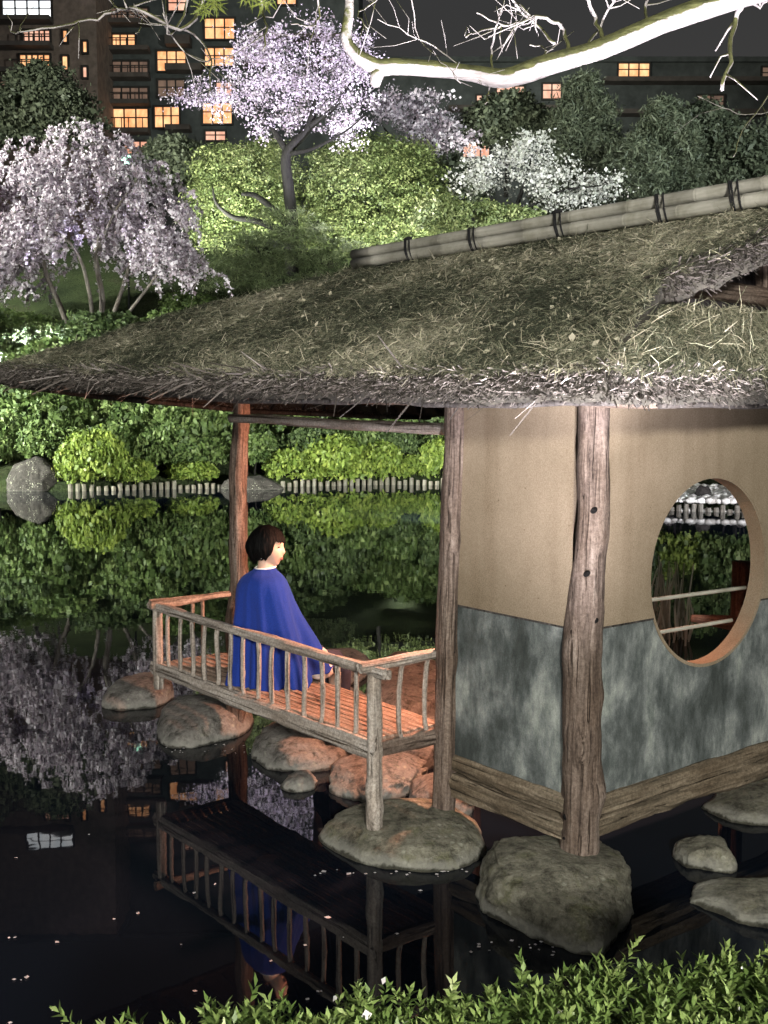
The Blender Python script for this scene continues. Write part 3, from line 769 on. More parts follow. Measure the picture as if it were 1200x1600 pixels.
# ------------------------------------------------------------------ stake edging along the far shore
def edging(label, x0, x1, off=-.12, rad=.066, hh=.20, gap=.185):
    t = thing('log_edging', ((x0 + x1) / 2, shore_far((x0 + x1) / 2), WL), label, 'edging')
    me = []
    for k in range(4):
        rr = [rad, rad * 1.02, rad, rad * .9]; v, f = tube([(0, 0, -.5), (0, 0, 0), (.004 * k, 0, hh - .02), (.004 * k, .003, hh)], rr, 9)
        me.append(mesh('stake', v, f, M['stake'], False))
    x = x0; k = 0
    while x < x1:
        slope = (shore_far(x + .1) - shore_far(x - .1)) / .2
        y = shore_far(x) + off
        mw = Matrix.Translation((x, y, WL + rs.uniform(-.09, .04))) @ Matrix.Rotation(rs.uniform(0, 6), 4, 'Z') @ Matrix.Rotation(rs.uniform(-.03, .03), 4, 'X')
        ob('stake', me[k % 4], t, mw); k += 1
        x += gap / math.sqrt(1 + slope * slope) * rs.uniform(.95, 1.12)
edging('row of short pale log stakes edging the pond below the left thicket', -8.75, -4.7)
edging('row of short pale log stakes edging the pond below the bright shrubs', -3.0, 3.3)
edging('row of short log stakes holding the white pebble beach', 5.2, 9.9, rad=.058, hh=.15, gap=.15)
# pebble beach
def pebbles():
    rng = np.random.default_rng(8); ic = bmesh.new(); bmesh.ops.create_icosphere(ic, subdivisions=1, radius=1)
    bv = np.array([list(v.co) for v in ic.verts]); bf = np.array([[v.index for v in f.verts] for f in ic.faces]); ic.free()
    n = 1900; VV = []; FF = []; RR = []
    for k in range(n):
        x = rng.uniform(5.3, 11.0); y = shore_far(x) - .04 + rng.random() ** 1.2 * 3.0
        s = rng.uniform(.05, .13)
        VV.append(bv * np.array([s, s * rng.uniform(.7, 1), s * .65]) + np.array([x, y, ground_z(x, y) + s * .35 + .06])); FF.append(bf + len(bv) * k); RR += [rng.random()] * len(bf)
    o = ob('pebble_beach', npmesh('pebble_beach', np.vstack(VV), np.vstack(FF), M['pebble'], RR))
    tag(o, 'white pebble beach behind the short stakes across the pond', 'pebbles', kind='stuff')
pebbles()

# ------------------------------------------------------------------ rocks
def rock_mesh(name, w, dp, h, seed, mat, flat=.5, sub=4, rough=.10, below=.5):
    bm = bmesh.new(); bmesh.ops.create_icosphere(bm, subdivisions=sub, radius=1)
    rf = np.random.default_rng(seed * 7 + 1); FC = []
    for _ in range(13):
        dv_ = rf.normal(size=3); dv_[2] = abs(dv_[2]) * .7; dv_ /= np.linalg.norm(dv_); FC.append((Vector(dv_), rf.uniform(.74, .93)))
    for v in bm.verts:
        p = v.co.copy()
        n = 1 + .12 * fr(*p, .9, seed, 2) + rough * .45 * fr(*p, 2.2, seed + 3, 3) + rough * .22 * fr(*p, 8.0, seed + 5, 4) - rough * .5 * max(0, .12 - abs(fr(*p, 1.4, seed + 9, 2))) / .12 * .6
        # squarer plan, flattened top
        for dv_, hv_ in FC:
            dd_ = p.dot(dv_)
            if dd_ > hv_: p -= dv_ * (dd_ - hv_) * .8
        e = 1 + .05 * math.cos(3 * math.atan2(p.y, p.x) + seed)
        q = Vector((p.x * n * e, p.y * n * e, p.z * n))
        if q.z > 0: q.z = q.z ** (1 - .55 * flat) if q.z < 1 else q.z
        z = q.z * (h if q.z > 0 else below)
        if z > h * (1.0): z = h * 1.0 + (z - h) * .35
        v.co = (q.x * w / 2, q.y * dp / 2, z)
    me = bpy.data.meshes.new(name); bm.to_mesh(me); bm.free()
    me.materials.append(mat); me.polygons.foreach_set('use_smooth', [True] * len(me.polygons)); return me
def rock(name, l, r, ywl, top, dp, label, mat='rock', seed=1, flat=.5, sub=4, group=None, rough=.10, zb=.20, rot=0.0, below=.5):
    p = PZ((l + r) / 2, ywl, zb); w = (r - l) / F_PX * p.y * 1.0
    c = Vector((p.x * (1 + dp / 2 / p.y), p.y + dp / 2, zb))
    w *= (c.y / p.y)
    o = ob(name, rock_mesh(name, w, dp, top - zb, seed, M[mat], flat, sub, rough, below), None, Matrix.Translation(c) @ Matrix.Rotation(rot, 4, 'Z'))
    return tag(o, label, 'rock', group)
rock('boulder', 722, 1004, 1482, .41, .92, 'big rounded mossy boulder carrying the corner post', seed=4, flat=.75, sub=6, rough=.12)
rock('flat_rock', 484, 780, 1364, .335, .80, 'long flat olive rock carrying the front bench post', seed=9, flat=.8, sub=5, rough=.07)
rock('boulder', 236, 404, 1170, .385, 1.0, 'rounded grey boulder with dark shadow under the bench end', 'paler_rock', seed=12, flat=.7, sub=5, rough=.06)
rock('boulder', 160, 280, 1112, .36, .8, 'low rounded rock in the water past the far bench corner', 'paler_rock', seed=14, flat=.7, sub=5, rough=.06)
rock('stepping_rock', 384, 575, 1208, .36, .95, 'angular pink-lit rock between round boulder and split rocks', 'paler_rock', seed=17, flat=.8, sub=5, rough=.14)
rock('stepping_rock', 500, 672, 1256, .345, .72, 'cracked pink-lit rock behind the front bench post', 'paler_rock', seed=23, flat=.8, sub=5, rough=.22)
rock('flat_rock', 626, 750, 1290, .36, .55, 'grey block of rock at the foot of the wall post', 'paler_rock', seed=25, flat=.8, sub=5, rough=.12)
rock('small_rock', 438, 500, 1240, .27, .3, 'small pale rock at the waterline before the cracked rock', 'paler_rock', seed=27, flat=.5, rough=.2)
rock('floor_rock', 560, 720, 1130, .37, 1.1, 'broad flat floor rock glowing pink behind the bench', 'paler_rock', seed=31, flat=.95, sub=5, rough=.08)
rock('floor_rock', 590, 760, 1205, .355, .9, 'flat floor rock beside the wall post inside the pavilion', 'paler_rock', seed=33, flat=.95, sub=5, rough=.08)
rock('floor_rock', 440, 580, 1150, .355, 1.0, 'flat floor rock below the bench slats', 'paler_rock', seed=35, flat=.95, sub=5, rough=.08)
rock('floor_rock', 470, 580, 1078, .33, 1.2, 'flat floor rock beyond the seated woman', 'paler_rock', seed=37, flat=.95, sub=5, rough=.08)
rock('floor_rock', 572, 706, 1092, .42, 1.0, 'domed floor rock at the inner edge of the pavilion', 'paler_rock', seed=38, flat=.6, sub=5, rough=.06)
rock('small_rock', 1058, 1152, 1366, .31, .32, 'small dark rock alone in the water under the round window', 'rock', seed=41, flat=.5, sub=5, rough=.14)
rock('flat_rock', 1070, 1300, 1458, .285, .50, 'flat mossy rock in the water by the hedge', 'rock', seed=43, flat=.7, sub=5, rough=.12)
rock('flat_rock', 1095, 1330, 1292, .30, .6, 'dark rock in the shade below the sill beam', 'rock', seed=45, flat=.7, sub=5)
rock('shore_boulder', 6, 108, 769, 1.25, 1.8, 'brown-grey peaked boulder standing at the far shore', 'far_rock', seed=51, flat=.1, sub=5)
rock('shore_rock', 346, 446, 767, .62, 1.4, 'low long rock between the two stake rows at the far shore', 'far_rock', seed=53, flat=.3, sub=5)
for px_, off_, w_, h_, lab, sd in ((1100, .75, .42, .34, 'dark boulder on the white pebble beach', 61), (1046, .45, .34, .2, 'dark rock at the left end of the pebble beach', 62), (1160, .5, .4, .18, 'flat dark rock at the right of the pebble beach', 63)):
    k_ = (px_ - 600) / F_PX; y_ = 24.0
    for _ in range(8): y_ = shore_far(k_ * y_) + off_
    o_ = ob('beach_rock', rock_mesh('beach_rock', w_, w_ * .8, h_, sd, M['far_rock'], .2, 4, .2, .2), None, Matrix.Translation((k_ * y_, y_, ground_z(k_ * y_, y_) + .05)))
    tag(o_, lab, 'rock')

# ------------------------------------------------------------------ pavilion
PC = PZ(905, 1330, .36)
U = Vector((-.6118, .791, 0)); VV_ = Vector((.791, .6118, 0))
def UV(a, b, z=0.0): return Vector((PC.x, PC.y, 0)) + U * a + VV_ * b + Vector((0, 0, z))
pav = thing('garden_pavilion', UV(1.5, .9, .3), 'rustic thatched garden pavilion with round window standing on rocks in the pond', 'pavilion')

def frame_to(p0, p1, xhint=None):
    z = (Vector(p1) - Vector(p0)).normalized()
    x = Vector(xhint) if xhint is not None else z.orthogonal()
    x = (x - z * x.dot(z)).normalized(); y = z.cross(x)
    m = Matrix((x, y, z)).transposed().to_4x4(); m.translation = Vector(p0); return m
def log(name, p0, p1, r0, r1, mat, parent=None, seed=1.0, wob=.0, rough=.06, n=16, knots=(), seg=.04, flute=.0):
    L = (Vector(p1) - Vector(p0)).length; k = max(4, int(L / seg)); V = []; F = []
    for i in range(k + 1):
        t = i / k; z = t * L
        cx = wob * fr(0, 0, z, 1.3, seed, 2) * math.sin(math.pi * t) ** .3 if 0 < t < 1 else 0
        cy = wob * fr(5, 0, z, 1.3, seed, 2) * math.sin(math.pi * t) ** .3 if 0 < t < 1 else 0
        for j in range(n):
            a = 2 * math.pi * j / n; c, s = math.cos(a), math.sin(a)
            r = (r0 + (r1 - r0) * t) * (1 + rough * fr(c * .6, s * .6, z * 2.2, 2.0, seed, 3) + flute * math.sin(a * 3 + seed + z * .8))
            for ka, kz, kr, kh in knots:
                da = (a - ka + math.pi) % (2 * math.pi) - math.pi
                r += kh * math.exp(-((da * r0) ** 2 + (z - kz) ** 2) / (kr * kr))
            V.append((cx + c * r, cy + s * r, z))
    for i in range(k):
        for j in range(n):
            j2 = (j + 1) % n; F.append((i * n + j, i * n + j2, (i + 1) * n + j2, (i + 1) * n + j))
    V += [(0, 0, -.004), (0, 0, L + .004)]
    for j in range(n):
        F.append((j, len(V) - 2, (j + 1) % n)); F.append((k * n + (j + 1) % n, len(V) - 1, k * n + j))
    me = mesh(name, V, F, mat, True)
    return ob(name, me, parent, frame_to(p0, p1))
def timber(name, p0, p1, w, h, mat, parent=None, seed=1.0, up=(0, 0, 1), rough=.012, seg=.05, bev=.12):
    """hewn squared timber, local z along its length"""
    L = (Vector(p1) - Vector(p0)).length; k = max(4, int(L / seg)); V = []; F = []; n = 16
    prof = []
    for j in range(n):
        a = 2 * math.pi * (j + .5) / n; c, s = math.cos(a), math.sin(a); e = 5.0
        q = (abs(c) ** e + abs(s) ** e) ** (-1 / e); prof.append((c * q, s * q))
    for i in range(k + 1):
        z = i / k * L
        for j, (c, s) in enumerate(prof):
            g = rough * fr(c, s, z * 1.5, 1.6, seed, 4)
            V.append((c * (h / 2 + g), s * (w / 2 + g), z))
    for i in range(k):
        for j in range(n):
            j2 = (j + 1) % n; F.append((i * n + j, i * n + j2, (i + 1) * n + j2, (i + 1) * n + j))
    V += [(0, 0, 0), (0, 0, L)]
    for j in range(n):
        F.append((j, len(V) - 2, (j + 1) % n)); F.append((k * n + (j + 1) % n, len(V) - 1, k * n + j))
    me = mesh(name, V, F, mat, True)
    try: me.set_sharp_from_angle(angle=R(35))
    except Exception: pass
    return ob(name, me, parent, frame_to(p0, p1, up))
def add_knot(parent, p, nrm, r):
    nrm = Vector(nrm).normalized(); mb = MB()
    V, F = tube([(0, 0, -.01), (0, 0, .004), (0, 0, .006), (0, 0, -.002)], [r * 1.25, r * 1.15, r * .75, r * .5], 12, True); mb.add(V, F)
    return mb.build('knot', M['bark'], parent, True, frame_to(p, Vector(p) + nrm) @ Matrix.Diagonal((1.0, .75, 1, 1)))

# posts
ptop = PY(928, 632, PC.y + .0)
cpost = log('corner_post', UV(0, 0, .33), (ptop.x, ptop.y, 2.42), .088, .066, M['post'], pav, 3, .025, .16, 28,
    [(4.2, .55, .10, .025), (5.4, .30, .09, .02), (2.6, .95, .08, .018), (4.9, 1.12, .05, .012), (4.4, 1.45, .05, .012), (5.3, .75, .06, .014), (3.5, 1.75, .07, .016)], .03, .05)
tocam = (Vector((0, 0, 1.5)) - UV(0, 0, 1.2)).normalized()
for px, py, r in ((923, 795, .015), (938, 784, .012), (912, 893, .014), (926, 965, .012), (900, 1060, .007), (910, 1148, .008), (880, 1272, .011), (876, 1305, .006)):
    p = PY(px, py, PC.y)
    ax = UV(0, 0, .33).lerp(Vector((ptop.x, ptop.y, 2.42)), (p.z - .33) / 2.09)
    side = Vector((p.x - ax.x, 0, 0)); rr = .086 - .02 * (p.z - .33) / 2.09
    off = max(-.9, min(.9, side.x / rr)); nn = Vector((off, -math.sqrt(1 - off * off), 0))
    add_knot(cpost, ax + nn * rr * .99, nn, r)
lt = UV(.795, -.052)
wpost = log('wall_post', UV(.872, -.045, .30), (lt.x, lt.y, 2.42), .058, .056, M['post'], pav, 8, .02, .10, 24, [(4.6, .8, .06, .012), (4.3, 1.4, .05, .012)], .03, .06)
for px, py, r in ((708, 1020, .009),):
    p = PY(px, py, UV(.85, -.05).y - .058); add_knot(wpost, p, (0, -1, 0), r)
p3t = PY(376, 622, UV(3.067, 0).y)
log('far_post', UV(3.067, 0, .25), (p3t.x, p3t.y, 2.50), .066, .052, M['post'], pav, 13, .03, .16, 24, [(4.0, .75, .08, .03), (5.6, .95, .06, .02), (4.6, 1.5, .05, .012)], .03, .10)
log('back_post', UV(0, 1.84, .2), UV(0, 1.84, 2.45), .07, .06, M['post'], pav, 17, .02)
log('back_post', UV(2.72, 1.84, .2), UV(2.72, 1.84, 2.45), .07, .06, M['post'], pav, 19, .02)

# plaster walls with the round window
WZ0, WZ1, WZ2 = .61, 1.368, 2.42
HC, HR = (.862, 1.552), .462
def wall_cols(v0, v1, hole, zlo, zhi, half, name, mat, place):
    """columns of wall between zlo and zhi, leaving out a circle; place(a, off, z)"""
    if hole:
        (hc, hz), hr = hole
        cs = sorted(set([v0, v1] + list(np.linspace(v0, hc - hr, 5)) + list(np.linspace(hc + hr, v1, 5)) + [hc - hr * math.cos(math.pi * k / 72) for k in range(73)]))
    else: cs = list(np.linspace(v0, v1, 8))
    cs = [c for k, c in enumerate(cs) if k == 0 or c - cs[k - 1] > 1e-6]
    mb = MB()
    def cut(c, up):
        if not hole: return None
        dv = c - hole[0][0]; h = hole[1] ** 2 - dv * dv
        h = math.sqrt(max(0, h)); return hole[0][1] + (h if up else -h)
    def strip(a, b, za0, za1, zb0, zb1):
        if za1 - za0 < 1e-5 and zb1 - zb0 < 1e-5: return
        q = []
        for off in (-half, half):
            q += [place(a, off, za0), place(b, off, zb0), place(b, off, zb1), place(a, off, za1)]
        mb.add(q, [(0, 1, 2, 3), (7, 6, 5, 4), (0, 4, 5, 1), (3, 2, 6, 7)])
    for a, b in zip(cs[:-1], cs[1:]):
        mid = (a + b) / 2
        if hole and abs(mid - hole[0][0]) < hole[1]:
            lo = [min(max(cut(c, False), zlo), zhi) for c in (a, b)]; hi = [min(max(cut(c, True), zlo), zhi) for c in (a, b)]
            strip(a, b, zlo, lo[0], zlo, lo[1]); strip(a, b, hi[0], zhi, hi[1], zhi)
        else: strip(a, b, zlo, zhi, zlo, zhi)
    return mb.build(name, mat, pav)
pr = lambda a, off, z: UV(off, a, z)
pl = lambda a, off, z: UV(a, off, z)
wall_cols(.03, 1.80, (HC, HR), WZ1 + .002, WZ2, .040, 'plaster_wall', M['plaster'], pr)
wall_cols(.03, 1.80, (HC, HR), WZ0, WZ1, .036, 'wainscot', M['wainscot'], pr)
wall_cols(.03, .84, None, WZ1 + .002, WZ2, .040, 'plaster_wall', M['plaster'], pl)
wall_cols(.03, .84, None, WZ0, WZ1, .036, 'wainscot', M['wainscot'], pl)
for (a_, b_, pf) in ((.03, HC[0] - .425, pr), (HC[0] + .425, 1.80, pr), (.03, .84, pl)):
    dl = MB(); q = [pf(t_, o_, z_) for t_ in (a_, b_) for o_ in (-.0405, .0405) for z_ in (WZ1 - .004, WZ1 + .005)]
    dl.add(q, [(0, 1, 3, 2), (4, 6, 7, 5), (0, 4, 5, 1), (2, 3, 7, 6), (1, 5, 7, 3), (0, 2, 6, 4)]); dl.build('dado_strip', M['darkwood'], pav)
rim = MB()
for k in range(96):
    a0, a1 = 2 * math.pi * k / 96, 2 * math.pi * (k + 1) / 96
    q = []
    for a in (a0, a1):
        for rr, off in ((HR + .004, -.0385), (HR - .012, -.0385), (HR - .012, .043), (HR + .004, .043)):
            q.append(UV(off, HC[0] + rr * math.cos(a), HC[1] + rr * math.sin(a)))
    rim.add(q, [(0, 1, 5, 4), (1, 2, 6, 5), (2, 3, 7, 6), (3, 0, 4, 7)])
rim.build('window_rim', M['plaster'], pav, False)
# bamboo bars across the round window
def bamboo_pole(name, p0, p1, r, parent, nodes, seed=1, n=14, mat=None):
    L = (Vector(p1) - Vector(p0)).length; zs = [0.0]; rr = [r]
    z = -nodes * .4
    while z < L:
        z += nodes * rs.uniform(.85, 1.15)
        if 0.01 < z < L - .01:
            zs += [z - .012, z - .004, z, z + .004, z + .012]; rr += [r * .985, r * 1.07, r * .97, r * 1.05, r * .985]
    zs.append(L); rr.append(r); zs2, rr2 = zip(*sorted(zip(zs, rr)))
    v, f = tube([(0, 0, z) for z in zs2], list(rr2), n)
    return ob(name, mesh(name, v, f, mat or M['bamboo'], True), parent, frame_to(p0, p1))
for (xa, ya, xb, yb) in ((1000, 941, 1176, 918), (1012, 993, 1156, 969)):
    def onv(px):
        lo, hi = -.5, 3
        for _ in range(50):
            m = (lo + hi) / 2; q = UV(0, m); 
            if (q.x / q.y) < (px - 600) / F_PX / math.cos(PITCH) * .99: lo = m
            else: hi = m
        return m
    va, vb = onv(xa), onv(xb); A = UV(.01, va); B = UV(.01, vb)
    bamboo_pole('window_bar', (A.x, A.y, PY(xa, ya, A.y).z), (B.x, B.y, PY(xb, yb, B.y).z), .010, pav, .16, n=10)
# sill beams
timber('sill_beam', UV(0, .02, .568), UV(0, 2.0, .568), .13, .088, M['beam'], pav, 2, rough=.016)
timber('sill_beam', UV(-.006, .02, .478), UV(-.006, 2.0, .478), .125, .095, M['beam'], pav, 5, rough=.018)
timber('sill_beam', UV(.04, 0, .562), UV(.83, 0, .562), .12, .092, M['beam'], pav, 7, rough=.016)
timber('sill_beam', UV(.04, -.006, .455), UV(.83, -.006, .455), .12, .10, M['beam'], pav, 9, rough=.018)
# beams under the roof
log('tie_beam', UV(.90, 0, 2.235), UV(3.06, 0, 2.285), .030, .028, M['rail'], pav, 21, .01)
log('wall_plate', UV(-.44, 0, 2.385), UV(3.75, 0, 2.46), .055, .05, M['post'], pav, 22, .01)
log('wall_plate', UV(-.40, 1.84, 2.42), UV(3.6, 1.84, 2.46), .055, .05, M['post'], pav, 23, .01)
log('tie_beam', UV(0, -.3, 2.47), UV(0, 2.2, 2.47), .045, .045, M['post'], pav, 24, .01)
log('tie_beam', UV(3.067, -.4, 2.53), UV(3.067, 2.3, 2.53), .045, .045, M['post'], pav, 25, .01)
# railing seen through the window
rp = UV(.62, 1.95)
rp = Vector(((1166 - 600) / F_PX / math.cos(PITCH) * .985 * 6.35, 6.35, 0))
log('rail_post', (rp.x, rp.y, .2), (rp.x + .012, rp.y, PY(1166, 877, 6.35).z), .058, .054, M['redwood'], pav, 31, .01, .08, 14)
log('rail_stub', (rp.x, rp.y - .02, 1.08), (rp.x - .26, rp.y + .05, 1.10), .05, .022, M['redwood'], pav, 32, .0, .05, 12)
log('rail_stub', (rp.x + .02, rp.y - .04, 1.30), (rp.x + .7, rp.y + .4, 1.32), .03, .03, M['redwood'], pav, 33, .0, .05, 12)

for k_ in range(3): timber('lamp_baffle_board', UV(.13 + .165 * k_, .08, .70), UV(.13 + .165 * k_, 1.78, .70), .155, .03, M['slat'], pav, 180 + k_, rough=.004)  # unseen boards added to keep the hanging lamp's light off the rock below
for v_ in (1.7,): timber('lamp_baffle_leg', UV(.42, v_, .25), UV(.42, v_, .685), .06, .06, M['slat'], pav, 190 + v_, up=VV_)  # added support for the unseen light-blocking boards

# ---- roof
E0 = UV(-.58, -.55, 2.345); Em = UV(.92, -.76, 2.372); E1 = UV(4.1, -1.17, 2.505)
E2 = UV(3.92, 2.78, 2.30); E3 = UV(-.58, 2.70, 2.37)
def vpoint(px, py, b):
    r = Vector(ray(px, py)); c = Vector(_cam); t = (b - (c - Vector((PC.x, PC.y, 0))).dot(VV_)) / r.dot(VV_); return c + r * t
R1 = vpoint(553, 424, .9); RNp = vpoint(1200, 326, .9)
rdir = (RNp - R1).normalized(); RN = RNp + rdir * .55
TH = .115
G0 = UV(-.40, -.01, 2.80); G3 = UV(-.40, 1.86, 2.84)
A3 = lambda p: np.array(list(p))
def qb(a, b, c, t):   # curve through a, b (at .345), c
    a, b, c = A3(a), A3(b), A3(c); l = a + (c - a) * t; k = .345
    bb = (b - (a + (c - a) * k)) / (k * (1 - k)); return l + bb * t * (1 - t)
up_ = np.array([0, 0, TH])
nr, nc = 44, 110
main = np.zeros((nr, nc, 3)); tg = .42
for i in range(nr):
    t = i / (nr - 1)
    near = A3(E0) + up_ + (A3(G0) - A3(E0) - up_) * (t / tg) if t < tg else A3(G0) + (A3(RN) - A3(G0)) * ((t - tg) / (1 - tg))
    far = A3(E1) + up_ + (A3(R1) - A3(E1) - up_) * t
    for j in range(nc):
        s = j / (nc - 1)
        p = near + (far - near) * s
        p = p + (qb(E0, Em, E1, s) - (A3(E0) + (A3(E1) - A3(E0)) * s)) * (1 - t) ** 2
        p[2] += .035 * math.sin(math.pi * t) + .014 * fr(*p, 2.3, 1, 3) + .022 * fr(*p, 9, 2, 3)
        main[i, j] = p
def patch(a, b, c, d, nr, nc, belly=.03, seed=3):
    a, b, c, d = A3(a), A3(b), A3(c), A3(d); g = np.zeros((nr, nc, 3))
    for i in range(nr):
        t = i / (nr - 1)
        for j in range(nc):
            s = j / (nc - 1); p = (a + (b - a) * s) * (1 - t) + (d + (c - d) * s) * t
            e = min(1, 6 * t, 6 * (1 - t), 6 * s, 6 * (1 - s)) if belly else 1
            p[2] += belly * math.sin(math.pi * t) + .012 * fr(*p, 2.3, 1, 3) + .010 * fr(*p, 9, 2, 2); g[i, j] = p
    return g
U3 = Vector((0, 0, TH))
skirt = patch(E3 + U3, E0 + U3, UV(-.37, -.03, 2.74), UV(-.37, 1.88, 2.76), 16, 60, .02)
hip = patch(E1 + U3, E2 + U3, R1 + Vector((0, 0, .0)), R1, 24, 40)
for i in range(24):
    for j in range(40): hip[i, j, 2] -= .07 * math.sin(math.pi * j / 39) * (1 - i / 23) ** 2
back = patch(E2 + U3, E3 + U3, RN, R1, 24, 50)
def grid_solid(mb, g, thick_eave=TH, thick_top=.20):
    nr, nc, _ = g.shape; n0 = len(mb.v)
    low = g.copy()
    for i in range(nr): low[i, :, 2] -= thick_eave + (thick_top - thick_eave) * i / (nr - 1)
    low[0, :, :2] += (g[1, :, :2] - g[0, :, :2]) * .3
    V = np.vstack([g.reshape(-1, 3), low.reshape(-1, 3)]); K = nr * nc; F = []
    for i in range(nr - 1):
        for j in range(nc - 1):
            a = i * nc + j; F.append((a, a + 1, a + nc + 1, a + nc)); F.append((K + a, K + a + nc, K + a + nc + 1, K + a + 1))
    for j in range(nc - 1): F.append((j + 1, j, K + j, K + j + 1)); a = (nr - 1) * nc + j; F.append((a, a + 1, K + a + 1, K + a))
    for i in range(nr - 1):
        a = i * nc; F.append((a, a + nc, K + a + nc, K + a)); a += nc - 1; F.append((a + nc, a, K + a, K + a + nc))
    mb.add(V, F)
th = MB()
grid_solid(th, main, TH, .10)
for g in (skirt, hip, back): grid_solid(th, g)
thatch = th.build('thatch', M['thatch'], pav, True)

def grid_sample(g, n, rng, tpow=1.0):
    nr, nc, _ = g.shape; t = rng.random(n) ** tpow * (nr - 1.001); s = rng.random(n) * (nc - 1.001)
    i = t.astype(int); j = s.astype(int); a = (t - i)[:, None]; b = (s - j)[:, None]
    p00, p01, p10, p11 = g[i, j], g[i, j + 1], g[i + 1, j], g[i + 1, j + 1]
    P = (p00 * (1 - b) + p01 * b) * (1 - a) + (p10 * (1 - b) + p11 * b) * a
    du = p01 - p00; dv = p10 - p00
    du /= np.linalg.norm(du, axis=1)[:, None] + 1e-9; dv = dv / (np.linalg.norm(dv, axis=1)[:, None] + 1e-9)
    nn = np.cross(du, dv); nn /= np.linalg.norm(nn, axis=1)[:, None] + 1e-9
    nn *= np.sign(nn[:, 2:3]); return P, du, dv, nn, t / (nr - 1), s / (nc - 1)
def blades(P, D, W, L, width, curl=None):
    """thin bent strips: start P, direction D, side W"""
    L = np.asarray(L)[:, None]; w = np.asarray(width)[:, None] * .5
    mid = P + D * L * .5 + (curl if curl is not None else 0); end = P + D * L
    V = np.stack([P - W * w, P + W * w, mid - W * w, mid + W * w, end - W * w * .5, end + W * w * .5], 1).reshape(-1, 3)
    k = np.arange(len(P))[:, None] * 6
    Q = np.concatenate([k + np.array([0, 1, 3, 2]), k + np.array([2, 3, 5, 4])], 1).reshape(-1, 4)
    return V, Q
def litter(g, n, rng, lmin, lmax, wid, down=.35, lift=.25, tpow=1.0):
    P, du, dv, nn, t, s = grid_sample(g, n, rng, tpow)
    ang = rng.uniform(0, 2 * math.pi, n)
    D = du * np.cos(ang)[:, None] + dv * np.sin(ang)[:, None] - dv * down + nn * (rng.random(n) ** 2 * lift)[:, None]
    D /= np.linalg.norm(D, axis=1)[:, None]
    W = np.cross(D, nn + rng.normal(size=(n, 3)) * .3); W /= np.linalg.norm(W, axis=1)[:, None] + 1e-9
    L = rng.uniform(lmin, lmax, n); P = P + nn * rng.uniform(-.004, .012, n)[:, None] - D * L[:, None] * .3
    V, Q = blades(P, D, W, L, wid * rng.uniform(.6, 1.4, n), nn * (L * rng.uniform(.0, .12, n))[:, None])
    # patchy colour: mossy and dry areas with a shape of their own
    pn = np.array([fr(p[0], p[1], p[2], 1.6, 4, 3) for p in P[::1]])
    r = np.clip(.33 + pn * .6 + rng.normal(size=n) * .36, 0, 1)
    r = np.where(rng.random(n) < .025, rng.uniform(.85, 1, n), r)
    return V, Q, np.repeat(r, 2)
def join_parts(parts):
    Vs, Qs, Rs = [], [], []; n = 0
    for V, Q, r in parts: Vs.append(V); Qs.append(Q + n); Rs.append(r); n += len(V)
    return np.vstack(Vs), np.vstack(Qs), np.concatenate(Rs)
rl = np.random.default_rng(41)
V, Q, rr = join_parts([litter(main, 135000, rl, .022, .075, .0036), litter(main, 2500, rl, .08, .18, .0028, .2, .6), litter(main, 6000, rl, .06, .13, .0030, .5, .9, 2.2), litter(skirt, 30000, rl, .025, .09, .0036), litter(skirt, 1200, rl, .10, .2, .0034, .2, .7),
                       litter(hip, 7000, rl, .05, .14, .006), litter(back, 9000, rl, .05, .14, .007)])
tag(ob('roof_litter', npmesh('roof_litter', V, Q, M['straw'], rr), thatch), kind='stuff')
# fallen leaves lying on the thatch
P, du, dv, nn, t, s = grid_sample(main, 420, rl)
V, Q = leaf_quads(P + nn * .016, nn, .012, rl, .55, .7)
tag(ob('fallen_leaves', npmesh('fallen_leaves', V, Q, M['straw'], rl.uniform(.86, 1, 420)), thatch), kind='stuff')
rake = np.stack([main[18:, 0], main[18:, 1], main[18:, 3]], 0)
# cut straw along the eaves
def fringe(g, n, rng, lmin=.025, lmax=.085, col=None):
    nr, nc, _ = g.shape; s = rng.random(n) * (nc - 1.001); j = s.astype(int); b = (s - j)[:, None]
    P0 = g[0, j] * (1 - b) + g[0, j + 1] * b; P1 = g[2, j] * (1 - b) + g[2, j + 1] * b
    al = g[0, j + 1] - g[0, j]; al /= np.linalg.norm(al, axis=1)[:, None]
    o = P0 - P1; o[:, 2] = 0; o /= np.linalg.norm(o, axis=1)[:, None]
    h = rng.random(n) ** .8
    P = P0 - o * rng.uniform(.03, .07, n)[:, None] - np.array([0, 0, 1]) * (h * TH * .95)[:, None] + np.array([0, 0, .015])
    D = o + al * rng.normal(size=(n, 1)) * .85 + np.array([0, 0, -1]) * rng.normal(.25, .45, (n, 1))
    D /= np.linalg.norm(D, axis=1)[:, None]
    W = np.cross(D, rng.normal(size=(n, 3))); W /= np.linalg.norm(W, axis=1)[:, None]
    L = rng.uniform(lmin, lmax, n) * (1 - .35 * h)
    V, Q = blades(P, D, W, L, rng.uniform(.004, .0095, n), W * 0)
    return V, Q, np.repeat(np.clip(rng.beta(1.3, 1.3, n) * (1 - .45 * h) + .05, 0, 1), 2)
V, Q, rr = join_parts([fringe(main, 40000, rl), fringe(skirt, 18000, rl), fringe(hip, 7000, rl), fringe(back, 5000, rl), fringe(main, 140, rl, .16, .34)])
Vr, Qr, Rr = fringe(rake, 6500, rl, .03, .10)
tag(ob('rake_straw', npmesh('rake_straw', Vr, Qr, M['fringe'], Rr * .35), thatch), kind='stuff')  # tones scaled down: shade of the unlit rake edge put into the straw colour
tag(ob('eave_straw', npmesh('eave_straw', V, Q, M['fringe'], rr), thatch), kind='stuff')
